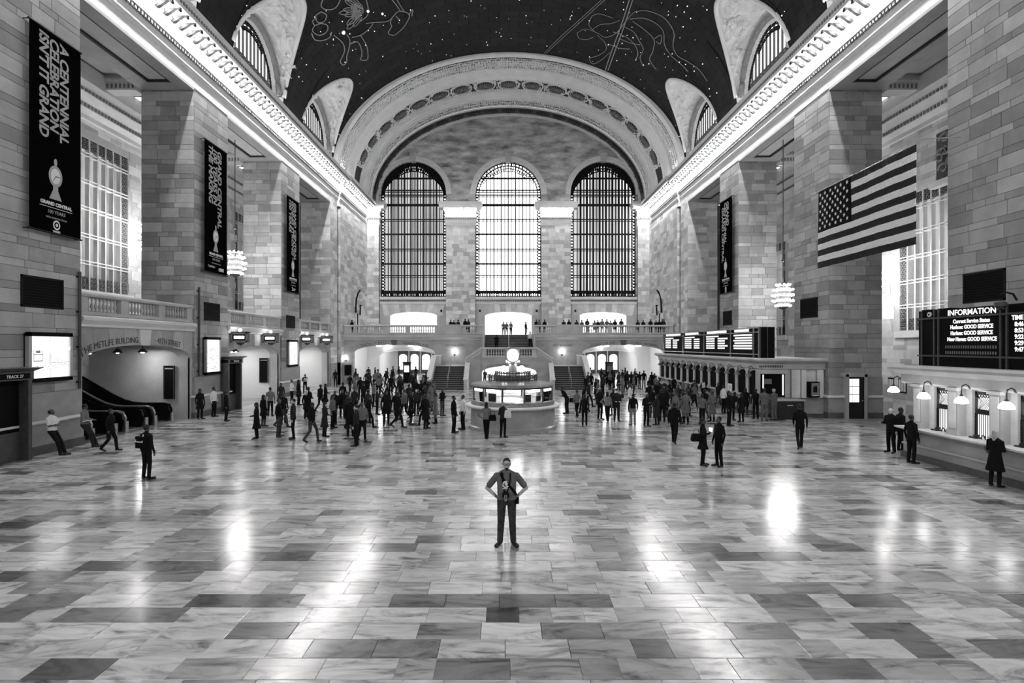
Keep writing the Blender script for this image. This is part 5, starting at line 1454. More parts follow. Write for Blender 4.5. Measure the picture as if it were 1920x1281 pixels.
poster(32.55, 34.0, 2.6, 4.55, 'lit poster with a line drawing of a building on the middle north pier', 1)
poster(45.0, 46.7, 2.6, 4.5, 'lit poster with slanting lines on the north pier nearest the balcony', 2)
def conduit(y, z0, z1, label):
    T = thing('conduit', label, 'pipe', (-HW+.12, y, z0)); MB().cyl((0,0,0), (0,0,z1-z0), .06, n=10).build('pipe', 'iron_soft', T)
    for k in range(4):
        z = (z1-z0)*(.05+.3*k); MB().box(-.12, .02, -.09, .09, z, z+.06).build('clamp', 'iron', T)
conduit(22.95, 2.4, 7.3, 'dark vertical conduit on the pier edge beside the escalator arch'); conduit(31.9, 2.4, 7.6, 'dark vertical conduit on the middle north pier edge')
def gate(y0, y1, zt, body, label):
    T = thing('track_gate', label, 'gate', (-HW, (y0+y1)/2, 0)); w_ = y1-y0
    for sg in (-1, 1): MB().box(.0, .55, sg*(w_/2-.16), sg*w_/2, 0, zt-.45).build('post', 'bronze', T)
    MB().box(.05, .2, -w_/2+.16, w_/2-.16, 0, zt-.45).build('door_leaf', 'black', T); MB().box(.2, .24, -w_/2+.16, w_/2-.16, 0, 1.05).build('kick_panel', 'bronze', T)
    MB().box(0, .6, -w_/2-.02, w_/2+.02, zt-.45, zt-.14).build('frieze', 'bronze', T)
    MB().rings([[(x, -w_/2-e, z), (.62+e, -w_/2-e, z), (.62+e, w_/2+e, z), (x, w_/2+e, z)] for x, e, z in ((0,.0,zt-.14),(0,.1,zt-.08),(0,.2,zt-.02),(0,.2,zt))]).build('cornice', 'bronze', T)
    MB().box(.6, .615, -w_*.4, w_*.4, zt-.4, zt-.2).build('sign_panel', 'black', T)
    text('lettering', body, .15, 'white_paint', T, (.62, 0, zt-.355), (0,1,0), (0,0,1), 'CENTER', .003, .002)
    # the same sign on the face that looks down the hall
    MB().box(.08, .54, -w_/2-.035, -w_/2-.02, zt-.4, zt-.2).build('sign_panel', 'black', T)
gate(18.6, 20.15, 3.4, 'TRACK 27', 'dark bronze track gate with TRACK 27 sign on the pier by the banner'); gate(34.4, 36.2, 3.5, 'TRACK 28', 'dark bronze track gate beside the lit arched passage')
# illuminated track signs above the north arches
for i, (px, z) in enumerate(((451, 4.72), (508, 4.72), (576, 4.75), (613, 4.75))):
    xx = HW - .55; y = (-CAMX*0 + xx + CAMX)*FPX/(CX - px)
    T = thing('track_sign', ('first lit track sign over the passage beside the track gate', 'second lit track sign over the passage beside the middle pier', 'first lit track sign over the passage nearest the balcony', 'lit track sign beside the end wall of the north side')[i], 'sign', (-xx, y, z-.32))
    MB().box(-.55, .52, -.18, .18, 0, .64).build('case', 'bronze', T); MB().box(-.42, .42, -.2, -.18, .16, .5).build('recess', 'black', T); MB().box(-.33, .33, -.21, -.19, .25, .42).build('lit_glass', 'tube', T)
    for a in ((-.55,.52,.54,.64),(-.55,.52,0,.1),(-.55,-.45,0,.64),(.42,.52,0,.64)): MB().box(a[0], a[1], -.22, -.18, a[2], a[3]).build('frame', 'bronze_light', T)
    MB().lathe([(.3,0),(.2,-.12),(.05,-.2)], 8).build('pendant', 'bronze', T); MB().box(-.6, .57, -.2, .2, .64, .7).build('cap', 'iron', T)
    L = thing('sign_globe', ('small glowing globe on top of the first track sign by the gate', 'small glowing globe on top of the second track sign by the pier', 'small glowing globe on the first track sign nearest the balcony', 'small glowing globe on the track sign beside the end wall')[i], 'lamp', (-xx, y-.05, z+.38)); MB().ball((0,0,.12), .11, 12, 8).build('globe', 'bulb_soft', L, True); MB().lathe([(.06,0),(.05,.04)], 8).build('cup', 'brass', L)
# dark notice boards and pendants inside the passages
for (px, y, z0, z1, w_, lb) in ((318, 31.28, 1.15, 3.05, .62, 'tall dark timetable board on the lit wall by the escalators'), (495, 43.58, 1.25, 3.2, .7, 'tall dark timetable board on the white wall beyond the track gate')):
    x = (px - CX)*y/FPX + CAMX; T = thing('timetable_board', lb, 'notice board', (x, y, z0)); MB().box(-w_/2, w_/2, -.06, 0, 0, z1-z0).build('board', 'black', T)
    for a in (-w_/2, w_/2-.05): MB().box(a, a+.05, -.09, -.06, 0, z1-z0).build('frame', 'iron_soft', T)
    MB().box(-w_/2+.08, w_/2-.08, -.075, -.06, z1-z0-.2, z1-z0-.14).build('heading_strip', 'letter_grey', T)
def pendant(loc, label, m, group, drop=.5):
    T = thing('pendant_lamp', label, 'lamp', loc, group=group); MB().cyl((0,0,.16), (0,0,drop), .015, n=6).build('rod', 'iron', T)
    MB().lathe([(.05,.2),(.1,.16),(.24,.0),(.24,-.03)], 14).build('shade', 'iron_soft', T, True); MB().ball((0,0,.03), .1, 10, 6).build('bulb', m, T, True)
for k, (x, y) in enumerate(((-20.3, 26.2), (-20.5, 28.4), (-20.4, 30.2))): pendant((x, y, 3.85), 'cone pendant lamp hanging in the escalator arch', 'pendant_bulb' if k == 2 else 'bulb_passage', 'pendants of the escalator arch')
for yb, nmp in ((BAYS[3], 'beyond the track gate'), (BAYS[4], 'nearest the balcony')):
    for k in range(4): pendant((-20.6 - .5*(k % 2), yb - 2.4 + 1.6*k, 3.75), 'pendant lamp hanging in the white passage ' + nmp, 'pendant_bulb', 'pendants of the passage ' + nmp)
# door in the south pier
dx0, dx1 = 19.3, 20.2; dy = 31.6
DR = thing('door_1', 'dark door with nine lit panes in the side of the south pier', 'door', ((dx0+dx1)/2, dy-.22, 0), kind='structure')
MB().box(-.45, .45, -.06, .2, 0, 2.4).build('door_leaf', 'black_gloss', DR)
for i in range(3):
    for j in range(3): MB().box(-.4+.19*i, -.4+.19*i+.165, -.075, -.06, .95+.46*j, .95+.46*j+.42).build('pane', 'screen_white', DR)
for a in ((-.62,-.45,0,2.55),(.45,.62,0,2.55),(-.75,.75,2.4,2.62)): MB().box(a[0], a[1], -.1, .2, a[2], a[3]).build('frame', 'stone_plain', DR)
MB().ball((.33,-.1,1.05), .035, 8, 5).build('knob', 'brass', DR)
# wall tablet and torch brackets by the balcony corners
for sx, px, nm in ((-1, 662, 'north'), (1, 1243, 'south')):
    y = 65.2; T = thing('bronze_door_surround', 'dark bronze torch brackets around a narrow door on the %s wall above the balcony' % nm, 'bracket', (sx*(HW-.25), y, 5.45))
    MB().box(-sx*.08, 0, -.3, .3, 0, 2.6).build('narrow_door', 'black', T)
    MB().tube([(-sx*.15,-1.0,2.6),(-sx*.2,-1.05,3.6),(-sx*.25,-1.1,4.2),(-sx*.4,-.9,4.9),(-sx*.5,-.4,5.3)], .1, 6).build('torch_arm', 'iron', T); MB().tube([(-sx*.15,.9,2.4),(-sx*.2,.9,3.4)], .09, 6).ball((-sx*.2,.9,3.55), .14, 8, 6).build('torch_stub', 'iron', T)
    MB().box(-sx*.12, 0, -.55, -.3, 0, 2.9).box(-sx*.12, 0, .3, .55, 0, 2.9).box(-sx*.12, 0, -.55, .55, 2.6, 2.9).build('surround', 'stone_light', T)

# ================================================================== CHANDELIERS
cb = MB().ball((0,0,0), .055, 8, 5).mesh('bulb', 'chand_bulb', True)
def chandelier(loc, ztop, label):
    T = thing('chandelier', label, 'chandelier', loc)
    MB().cyl((0,0,.9), (0,0,ztop-loc[2]), .03, n=6).ball((0,0,2.6), .12, 8, 6).build('rod', 'bronze', T)
    MB().lathe([(.05,-.95),(.3,-.85),(.48,-.5),(.52,0),(.48,.45),(.3,.8),(.08,.95)], 16).build('gilt_body', 'bronze', T, True)
    for z, rr, n in ((.78,.42,10),(.42,.6,14),(.02,.68,16),(-.38,.64,14),(-.74,.46,11)):
        MB().tube([(rr*math.cos(t), rr*math.sin(t), z) for t in [k*math.pi/10 for k in range(20)]], .03, 5, closed=True).build('ring', 'brass', T)
        for k in range(n): link('bulb', cb, T, ((rr+.05)*math.cos(2*math.pi*k/n), (rr+.05)*math.sin(2*math.pi*k/n), z+.07))
    return T
chandelier((-19.95, 39.6, 10.1), 19.1, 'glowing gilt chandelier of bare bulbs hung beside the banner on the middle north pier')
chandelier((19.75, 39.6, 7.75), 19.1, 'glowing gilt chandelier of bare bulbs hung between south piers beyond the flag')
chandelier((-22.05, 33.5, 10.7), 19.6, 'glowing chandelier mostly hidden behind the middle north pier')
chandelier((21.98, 33.5, 8.1), 19.6, 'glowing chandelier mostly hidden behind the south pier with the door')

# ================================================================== ESCALATORS
def escalator(yc, label):
    T = thing('escalator', label, 'escalator', (-19.3, yc, 0)); wd = .62
    def zat(d): return 0 if d < 1.2 else (d-1.2)**2/3.2*.58 if d < 2.8 else .464 + (d-2.8)*.577
    ds = [0, .6, 1.2, 1.7, 2.2, 2.8, 5, 8, 12]
    for sg in (-1, 1):
        y0, y1 = sg*wd, sg*(wd+.22)
        top = [(-d, zat(d)+.95) for d in ds]; bot = [(-d, max(0, zat(d)-.5)) for d in ds[::-1]]
        MB().extr([(x, y0, z) for x, z in [(.35,.45),(.25,.85)] + top + bot + [(.3,.05)]], (0, y1-y0, 0)).build('balustrade', 'black_gloss', T)
        MB().tube([(.36,(y0+y1)/2,.4),(.42,(y0+y1)/2,.65),(.3,(y0+y1)/2,.92)] + [(x, (y0+y1)/2, z+.04) for x, z in top], .055, 6).build('handrail', 'steel' if sg < 0 else 'black', T, True)
        MB().cyl((.45,(y0+y1)/2,0),(.45,(y0+y1)/2,.5),.1,n=10).build('newel', 'steel', T)
    for k in range(24):
        d = 1.0 + k*.42; MB().box(-d-.42, -d, -wd, wd, max(0, zat(d)-.25), zat(d)+.03).build('step', 'iron_soft', T)
    MB().box(-1.2, .3, -wd, wd, .0, .03).build('comb_plate', 'steel', T)
for k, yc in enumerate((25.2, 27.4, 29.6)): escalator(yc, ('escalator nearest the TRACK 27 pier rising through the arch', 'middle escalator rising through the arch', 'escalator beside the lit wall with the timetable board')[k])
# pylons in the balcony passages
for px, nm in ((763, 'north'), (1142, 'south')):
    x = (px - CX)*61.6/FPX + CAMX; T = thing('information_pylon', 'black upright sign pylon in the %s balcony passage' % nm, 'sign', (x, 61.6, 0))
    MB().box(-.4, .4, -.2, .2, 0, 2.35).build('body', 'black', T); MB().box(-.44, .44, -.24, .24, 2.2, 2.32).build('cap', 'iron', T); MB().box(-.28, .28, -.22, -.2, 1.2, 1.95).build('lit_panel', 'screen_white' if nm == 'north' else 'screen_dim', T); MB().box(-.3,.3,-.22,-.2,2.05,2.15).build('heading', 'screen_dim', T)
nb_ = thing('notice_board', 'square dark notice board on the wall beside the north balcony passage', 'notice board', (-17.6, YB-.02, .95)); MB().box(-.38,.38,-.06,0,0,1.1).build('board', 'black', nb_); MB().box(-.42,.42,-.08,-.02,-.05,0).box(-.42,.42,-.08,-.02,1.1,1.15).build('frame', 'iron_soft', nb_)

for k, (y, z, w_, h, lb) in enumerate(((34.9, 1.25, .5, .9, 'small framed black and white notice low on the south aisle wall'), (33.9, 1.25, .7, .9, 'wide framed notice low on the south aisle wall beside a smaller one'))):
    T = thing('wall_notice', lb, 'notice board', (XB-.02, y, z)); MB().box(-.04, 0, -w_/2, w_/2, 0, h).build('frame', 'iron', T)
    for q in range(3): MB().box(-.05, -.04, -w_/2+.05+q*(w_-.06)/3, -w_/2+.05+q*(w_-.06)/3+(w_-.2)/3, .1, h-.1).build('sheet', 'white_paint', T)
# ================================================================== PEOPLE
class Body:
    """closed primitives that a voxel remesh fuses into one continuous body; every primitive carries a material slot"""
    def __init__(s): s.mb = MB(); s.p = []
    def cap(s, a, b, r0, r1, m, n=12):
        a, b = Vector(a), Vector(b); d = (b-a)
        if d.length < 1e-5: d = Vector((0,0,1e-3))
        q = d.normalized().to_track_quat('Z', 'Y').to_matrix(); ex, ey, ez = q.col[0], q.col[1], q.col[2]
        rg = []
        for t in (-80, -50, -20): rg.append((a + ez*r0*math.sin(R(t)), r0*math.cos(R(t))))
        for t in (20, 50, 80): rg.append((b + ez*r1*math.sin(R(t)), r1*math.cos(R(t))))
        s.mb.rings([[c + r*(math.cos(2*math.pi*k/n)*ex + math.sin(2*math.pi*k/n)*ey) for k in range(n)] for c, r in rg])
        s.p.append((a, b, r0, r1, m))
    def ell(s, c, r, m, axis=2):
        s.mb.ball(c, r, 14, 10)
        rr = list(r); k = rr.index(max(rr)); c = Vector(c); e = Vector((0,0,0)); o = [x for i, x in enumerate(rr) if i != k]; mr = (o[0]+o[1])/2; e[k] = max(0, rr[k]-mr)
        s.p.append((c-e, c+e, mr, mr, m))
    def loft(s, rows, m, n=18):
        s.mb.rings([[(c[0] + rx*math.cos(2*math.pi*k/n), c[1] + ry*math.sin(2*math.pi*k/n), c[2]) for k in range(n)] for c, rx, ry in rows])
        for (c0, x0, y0), (c1, x1, y1) in zip(rows[:-1], rows[1:]):
            for off in (-.5, 0, .5):
                s.p.append((Vector(c0) + Vector((off*x0,0,0)), Vector(c1) + Vector((off*x1,0,0)), y0, y1, m))
TOP, BOT, SKIN, HAIR, SHOE = range(5)
def hand(B, wrist, d, nrm, k, side, curl, fine):
    d = Vector(d).normalized(); nrm = Vector(nrm); nrm = (nrm - d*nrm.dot(d)).normalized(); t = d.cross(nrm)*side
    w_ = Vector(wrist)
    B.cap(w_, w_ + d*.05*k, .024*k, .028*k, SKIN)
    for j in (-1, 0, 1): B.cap(w_ + d*.03*k + t*.018*j*k, w_ + d*.085*k + t*.024*j*k, .016*k, .014*k, SKIN)
    base = w_ + d*.085*k
    fr = .0095*k if fine else .012*k
    for j, L in ((-1.5, .058), (-.5, .07), (.5, .076), (1.5, .066)):
        p = base + t*.0185*j*k; q = p + (d*math.cos(curl) + nrm*math.sin(curl))*L*.5*k; e = q + (d*math.cos(curl*2) + nrm*math.sin(curl*2))*L*.5*k
        B.cap(p, q, fr, fr*.95, SKIN, 8); B.cap(q, e, fr*.95, fr*.8, SKIN, 8)
    p = w_ + d*.03*k + t*.03*k; q = p + (t*.8 + d*.7 + nrm*.3).normalized()*.04*k; B.cap(p, q, .013*k, .011*k, SKIN, 8); B.cap(q, q + (d + nrm*.4).normalized()*.03*k, .011*k, .009*k, SKIN, 8)
def make_body(name, arms, legs, bulk=1.0, belly=1.0, tilt=0.0, hair='short', coat=None, sleeve='long', headturn=0, fine=False, voxel=.022, mats=None, lean=0.0, beard=False, cap_=False, hips_w=1.0):
    B = Body()
    def T(p):                                   # lean the upper body about the hips
        p = Vector(p)
        return Vector((p.x, p.y - tilt*max(0, p.z-.95), p.z - .35*abs(tilt)*max(0, p.z-.95)))
    b = bulk
    rows = [((0,.0,.84),.13*b*hips_w,.10*b),((0,.0,.9),.168*b*hips_w,.122*b),((0,0,.98),.165*b*hips_w,.122*b),((0,-.01*b,1.09),.152*b*belly,.118*b*b*belly),((0,-.008,1.21),.160*b*belly**.6,.120*b*belly),((0,0,1.33),.178*b,.118*b),((0,.008,1.41),.165*b,.10*b),((0,.01,1.465),.115*b,.085),((0,.008,1.51),.07,.07)]
    hem = .93 if belly > 1.05 else .95
    low = [r for r in rows if r[0][2] < 1.0]; up = [r for r in rows if r[0][2] > .95]
    B.loft([(T(c), x, y) for c, x, y in low], BOT if coat is None else TOP); B.loft([(T(c), x, y) for c, x, y in up], TOP)
    hd = T((0,0,1.62)) - Vector((0,0,1.62))
    H = lambda x, y, z: (x*math.cos(headturn) - (y)*math.sin(headturn) + hd.x, x*math.sin(headturn) + y*math.cos(headturn) + hd.y, z + hd.z)
    B.cap(T((0,.01,1.45)), H(0,.0,1.57), .056, .052, SKIN)
    B.ell(H(0,-.006,1.655), (.076,.094,.112), SKIN); B.ell(H(0,-.04,1.585), (.052,.05,.05), SKIN)
    if beard: B.ell(H(0,-.072,1.572), (.03,.026,.034), HAIR)
    B.cap(H(0,-.098,1.655), H(0,-.112,1.628), .011, .015, SKIN, 8)
    for sx in (-1, 1): B.cap(H(sx*.078,.0,1.66), H(sx*.078,.006,1.63), .012, .01, SKIN, 8); B.cap(H(sx*.03,-.088,1.672), H(sx*.036,-.087,1.672), .011, .011, SKIN, 8)
    B.cap(H(-.02,-.094,1.6), H(.02,-.094,1.6), .009, .009, SKIN, 8)
    if hair == 'short': B.ell(H(0,.014,1.69), (.081,.094,.092), HAIR)
    elif hair == 'long': B.ell(H(0,.014,1.69), (.086,.1,.094), HAIR); B.ell(H(0,.055,1.58), (.088,.06,.14), HAIR)
    elif hair == 'bun': B.ell(H(0,.014,1.69), (.083,.097,.092), HAIR); B.ell(H(0,.09,1.73), (.05,.05,.045), HAIR)
    elif hair == 'bald': B.ell(H(0,.03,1.66), (.074,.085,.08), HAIR)
    if cap_: B.ell(H(0,.0,1.73), (.088,.1,.05), TOP); B.cap(H(-.05,-.1,1.71), H(.05,-.1,1.71), .014, .014, TOP)
    for sx, key in ((-1, 'r'), (1, 'l')):
        el_, wr_, dr_, nr_, cu_ = arms[key]
        sh = T((sx*.178*b, .012, 1.415)); e_ = T(el_); w_ = T(wr_)
        B.cap(T((sx*.10*b,.01,1.42)), sh, .065, .062*b, TOP); B.cap(T((sx*.045,.015,1.5)), T((sx*.14*b,.012,1.435)), .05, .055, TOP)
        if sleeve == 'short':
            m = sh.lerp(e_, .72); B.cap(sh, m, .063*b, .064*b, TOP); B.cap(sh.lerp(e_, .6), e_, .045*b, .04*b, SKIN); B.cap(e_, w_, .041*b, .028*b, SKIN)
        else: B.cap(sh, e_, .060*b, .048*b, TOP); B.cap(e_, w_, .047*b, .036, TOP)
        hand(B, w_, dr_, nr_, 1.05, -sx, cu_, fine)
        kn, an, fd = legs[key]
        hp = Vector((sx*.088*b*hips_w, 0, .92)); kn, an = Vector(kn), Vector(an); fd = Vector(fd).normalized()
        B.cap(hp, kn, .094*b, .070*b, BOT); B.cap(kn, an, .068*b, .058*b, BOT); B.cap(kn.lerp(an, .25), kn.lerp(an, .5), .070*b, .064*b, BOT)
        B.cap(an, (an.x, an.y, an.z-.015), .058*b, .06, BOT)
        heel = an + Vector((0,0,-.045)) - fd*.035; toe = heel + fd*.225; 
        if abs(an.z - .09) < .03: heel.z = .04; toe.z = .034
        B.cap(heel, toe, .042, .038, SHOE); B.cap(heel + fd*.1, toe - fd*.01, .046, .046, SHOE)
    if coat is not None:
        z1, fl = coat; B.loft([((0,.0,z1),.20*fl*b,.17*fl*b),((0,0,(z1+.95)/2),.19*fl**.5*b,.15*b),((0,0,1.0),.168*b,.128*b)], TOP)
    # fuse
    me = B.mb.mesh('raw', 'black'); ob = bpy.data.objects.new('raw', me); C.objects.link(ob)
    md = ob.modifiers.new('r', 'REMESH'); md.mode = 'VOXEL'; md.voxel_size = voxel
    sm = ob.modifiers.new('s', 'SMOOTH'); sm.factor = .5; sm.iterations = 2 if voxel > .012 else 3
    dg = bpy.context.evaluated_depsgraph_get(); out = bpy.data.meshes.new_from_object(ob.evaluated_get(dg), depsgraph=dg)
    bpy.data.objects.remove(ob); bpy.data.meshes.remove(me)
    n = len(out.polygons); cen = np.empty(n*3); out.polygons.foreach_get('center', cen); cen = cen.reshape(-1, 3)
    best = np.full(n, 1e9); idx = np.zeros(n, int)
    for a, c, r0, r1, m in B.p:
        a, c = np.array(a), np.array(c); d = c - a; L2 = max(1e-9, d @ d); t = np.clip((cen - a) @ d/L2, 0, 1)
        dist = np.linalg.norm(cen - a - t[:, None]*d, axis=1) - (r0 + (r1-r0)*t) - (.004 if m in (HAIR, TOP) else 0)
        k = dist < best; best[k] = dist[k]; idx[k] = m
    face = np.array(H(0,-.12,1.63)); fz = (cen[:, 2] < H(0,0,1.715)[2] + .012*np.sin(cen[:, 0]*140)) & (np.linalg.norm(cen - face, axis=1) < .105) & (idx == HAIR)
    if not beard: idx[fz] = SKIN
    else: idx[fz & (cen[:, 2] > H(0,0,1.598)[2])] = SKIN
    out.materials.clear()
    for m in (mats or ('cloth_dark', 'cloth_black', 'skin_light', 'hair_dark', 'shoe')): out.materials.append(MATS[m])
    out.polygons.foreach_set('material_index', idx.astype(np.int32)); out.polygons.foreach_set('use_smooth', [True]*n)
    out.name = name; out.update()
    return out
F = (0,-1,0); DN = (0,0,-1)
L_STAND = {'r': ((-.1,-.02,.5), (-.11,.02,.09), (-.25,-1,0)), 'l': ((.1,-.02,.5), (.11,.02,.09), (.25,-1,0))}
L_WALKA = {'r': ((-.09,-.2,.54), (-.09,-.26,.10), F), 'l': ((.09,.02,.5), (.09,.34,.17), (0,-1,-.55))}
L_WALKB = {'r': ((-.09,.0,.5), (-.09,.28,.15), (0,-1,-.5)), 'l': ((.09,-.17,.53), (.09,-.22,.09), F)}
L_LEAN = {'r': ((-.11,-.26,.52), (-.12,-.36,.09), F), 'l': ((.10,-.24,.50), (.03,-.42,.09), F)}
A_DOWN = {'r': ((-.245,.03,1.14), (-.25,-.05,.89), (0,-.15,-1), (1,0,0), .35), 'l': ((.245,.03,1.14), (.25,-.05,.89), (0,-.15,-1), (-1,0,0), .35)}
A_SWING = {'r': ((-.23,.13,1.16), (-.22,.14,.92), (0,.05,-1), (1,0,0), .4), 'l': ((.23,-.05,1.15), (.2,-.2,.97), (0,-.4,-1), (-1,0,0), .4)}
A_PHONE = {'r': ((-.22,.02,1.14), (-.06,-.22,1.22), (.4,-.5,.6), (1,0,0), .7), 'l': ((.22,.02,1.14), (.06,-.22,1.2), (-.4,-.5,.6), (-1,0,0), .7)}
A_CROSS = {'r': ((-.25,-.06,1.15), (.04,-.19,1.17), (1,.1,.1), (0,1,0), .4), 'l': ((.25,-.06,1.15), (-.03,-.21,1.13), (-1,.1,.15), (0,1,0), .4)}
A_HIPS = {'r': ((-.40,.07,1.15), (-.215,-.05,1.005), (.75,-.55,-.2), (.2,.6,-.4), .35), 'l': ((.40,.07,1.15), (.215,-.05,1.005), (-.75,-.55,-.2), (-.2,.6,-.4), .35)}
A_ONEHIP = {'r': A_DOWN['r'], 'l': A_HIPS['l']}
A_REACH = {'r': ((-.22,-.08,1.16), (-.17,-.32,1.2), (0,-1,.1), (0,0,1), .3), 'l': A_DOWN['l']}
A_FORE = {'r': ((-.22,-.03,1.14), (-.12,-.25,1.1), (.3,-.8,.1), (.3,0,-1), .5), 'l': ((.22,-.03,1.14), (.12,-.25,1.1), (-.3,-.8,.1), (-.3,0,-1), .5)}
PM = {}
PM['hero'] = make_body('person', A_HIPS, {'r': ((-.115,-.01,.5), (-.135,.02,.09), (-.45,-1,0)), 'l': ((.115,-.01,.5), (.135,.02,.09), (.45,-1,0))}, 1.13, 1.12, 0, 'short', None, 'short', 0, True, .0085, ('cloth_mid', 'jeans', 'skin_light', 'hair_dark', 'shoe'), beard=True)
PM['stand'] = make_body('person', A_DOWN, L_STAND, voxel=.015, fine=True)
PM['coatphone'] = make_body('person', A_PHONE, L_STAND, hair='bun', coat=(.62, 1.25), voxel=.015, fine=True)
PM['leancross'] = make_body('person', A_CROSS, L_LEAN, 1.12, 1.0, -.06, 'bald', None, 'short', .6, True, .014)
PM['leanpaper'] = make_body('person', A_FORE, L_LEAN, 1.08, 1.0, .02, 'short', None, 'long', .8, True, .014)
PM['walkA'] = make_body('person', A_SWING, L_WALKA, 1.0, 1.0, .05)
PM['walkB'] = make_body('person', A_DOWN, L_WALKB, 1.05, 1.0, .06)
PM['phone'] = make_body('person', A_PHONE, L_STAND, 1.0, 1.0, .05)
PM['cross'] = make_body('person', A_CROSS, L_STAND, 1.1)
PM['bend'] = make_body('person', A_FORE, L_STAND, 1.1, 1.0, .55)
PM['coat'] = make_body('person', A_DOWN, L_STAND, hair='long', coat=(.6, 1.2))
PM['woman'] = make_body('person', A_ONEHIP, {'r': ((-.07,-.02,.5), (-.05,.02,.09), F), 'l': ((.07,-.02,.5), (.03,-.03,.09), F)}, .95, 1.0, 0, 'long', hips_w=1.05)
PM['reach'] = make_body('person', A_REACH, L_STAND, 1.1, 1.0, .04, 'bald')
PM['soldier'] = make_body('person', A_FORE, L_STAND, 1.12, 1.0, 0, 'short', cap_=True)
PM['skirt'] = make_body('person', A_FORE, L_STAND, .98, 1.0, .03, 'long', coat=(.5, 1.3))
def person(var, loc, face, label, h=1.72, m=None, group=None):
    o = link('person', PM[var], None, loc, (0, 0, R(face))); k = h/1.775; o.scale = (k, k, k)
    tag(o, label, 'person', group)
    if m:
        for i, mm in enumerate(m):
            if mm: o.material_slots[i].link = 'OBJECT'; o.material_slots[i].material = MATS[mm]
    return o
def at(px, py): return gnd(px, py)

# the standing photographer: glasses, strap and pouch are his, the camera hangs as a thing of its own
hero = person('hero', at(950, 1022), 0, 'bearded man in a grey T-shirt and jeans standing hands on hips alone on the floor', 1.83)
hl = hero.location
g = MB()
for sx in (-1, 1):
    g.tube([(sx*.034 + .027*math.cos(t), -.112, 1.668 + .02*math.sin(t)) for t in [q*math.pi/6 for q in range(12)]], .0045, 5, closed=True); g.tube([(sx*.062,-.11,1.672),(sx*.084,-.06,1.672),(sx*.086,.01,1.668)], .004, 5)
g.tube([(-.008,-.114,1.672),(.008,-.114,1.672)], .004, 5); g.build('glasses', 'black_gloss', hero)
g = MB()
def ribbon(mb, pts, wv, n=1):
    for (p, q) in zip(pts[:-1], pts[1:]):
        p, q, w_ = Vector(p), Vector(q), Vector(wv); t = (q-p).cross(w_).normalized()*.004
        mb.add([p-w_-t, p+w_-t, q+w_-t, q-w_-t, p-w_+t, p+w_+t, q+w_+t, q-w_+t], [(0,1,2,3),(7,6,5,4),(0,4,5,1),(1,5,6,2),(2,6,7,3),(3,7,4,0)])
ribbon(g, [(-.12,.05,1.5),(-.12,-.09,1.47),(-.06,-.148,1.36),(.02,-.162,1.28),(.10,-.155,1.19),(.17,-.115,1.1),(.2,-.02,1.0)], (.018,.006,.018)); g.build('cross_strap', 'black', hero)
g = MB(); ribbon(g, [(-.09,.02,1.5),(-.085,-.1,1.46),(-.082,-.15,1.36),(-.06,-.162,1.2),(-.04,-.175,1.1)], (.016,0,0)); ribbon(g, [(.07,.02,1.5),(.075,-.1,1.46),(.07,-.155,1.36),(.035,-.168,1.2),(.0,-.175,1.1)], (.014,0,0)); g.build('neck_strap', 'black', hero)
g = MB(); g.tube([(-.02 + .055*math.cos(t), -.166, 1.275 + .06*math.sin(t)) for t in [R(60 + 25*q) for q in range(12)]], .014, 5); g.ball((-.005,-.163,1.28), (.03,.008,.035), 10, 6); g.ball((-.035,-.163,1.31), (.02,.008,.02), 8, 5); g.build('shirt_print', 'white_paint', hero)
MB().box(-.085,.055,-.172,-.162,1.185,1.2).build('shirt_lettering', 'white_paint', hero)
MB().box(.165,.25,-.09,.06,.86,1.0).build('belt_pouch', 'black', hero)
kx = 1.83/1.775
cm = thing('camera', 'black camera with lens hanging at the waist of the man in jeans', 'camera', (hl.x, hl.y, hl.z)); cm.scale = (kx, kx, kx)
MB().box(-.09,.05,-.24,-.178,1.03,1.12).box(-.05,.01,-.23,-.18,1.12,1.145).build('body', 'black', cm); MB().cyl((-.02,-.235,1.065),(-.02,-.31,1.0),.038,n=14).build('lens', 'black_gloss', cm); MB().cyl((-.02,-.30,1.008),(-.02,-.312,.998),.03,n=14).build('lens_ring', 'steel', cm)

BLK = ('cloth_black', 'cloth_black', 'skin_dark', 'hair_dark', 'shoe')
def dk(top='cloth_black', bot='cloth_black', skin='skin_dark', hair='hair_dark'): return (top, bot, skin, hair, 'shoe')
bp = at(275, 899)
person('stand', bp, 165, 'person in black with bright harness straps standing by the escalator side', 1.72, dk())
B_ = thing('backpack', 'black backpack with pale reflective straps worn by the person near the escalators', 'backpack', (bp.x, bp.y, 1.02), R(165))
MB().box(-.15,.15,.125,.27,0,.36).build('bag', 'black', B_); s_ = MB(); ribbon(s_, [(-.15,.28,.2),(.15,.28,.2)], (0,0,.012)); ribbon(s_, [(-.14,.28,.2),(-.09,.2,.42)], (.012,0,0)); ribbon(s_, [(.14,.28,.2),(.1,.285,.27)], (.012,0,0)); s_.build('pale_straps', 'white_paint', B_)
person('leancross', (-17.72, 20.95, 0), 97, 'man in a white short-sleeved shirt leaning arms folded on the pier below the lit poster', 1.78, dk('cloth_white', 'cloth_black', 'skin_dark'))
person('leanpaper', (-17.72, 22.55, 0), 105, 'man in a grey jacket leaning on the pier beside the escalator arch', 1.8, dk('cloth_grey', 'cloth_dark', 'skin_dark'))
pp = thing('folded_paper', 'pale folded paper held by the man in the grey jacket', 'paper', (-17.45, 22.35, 1.12), .4); MB().obox((0,0,0),(.15,0,.02),(0,.1,0),(0,0,.004)).build('sheet', 'white_paint', pp)
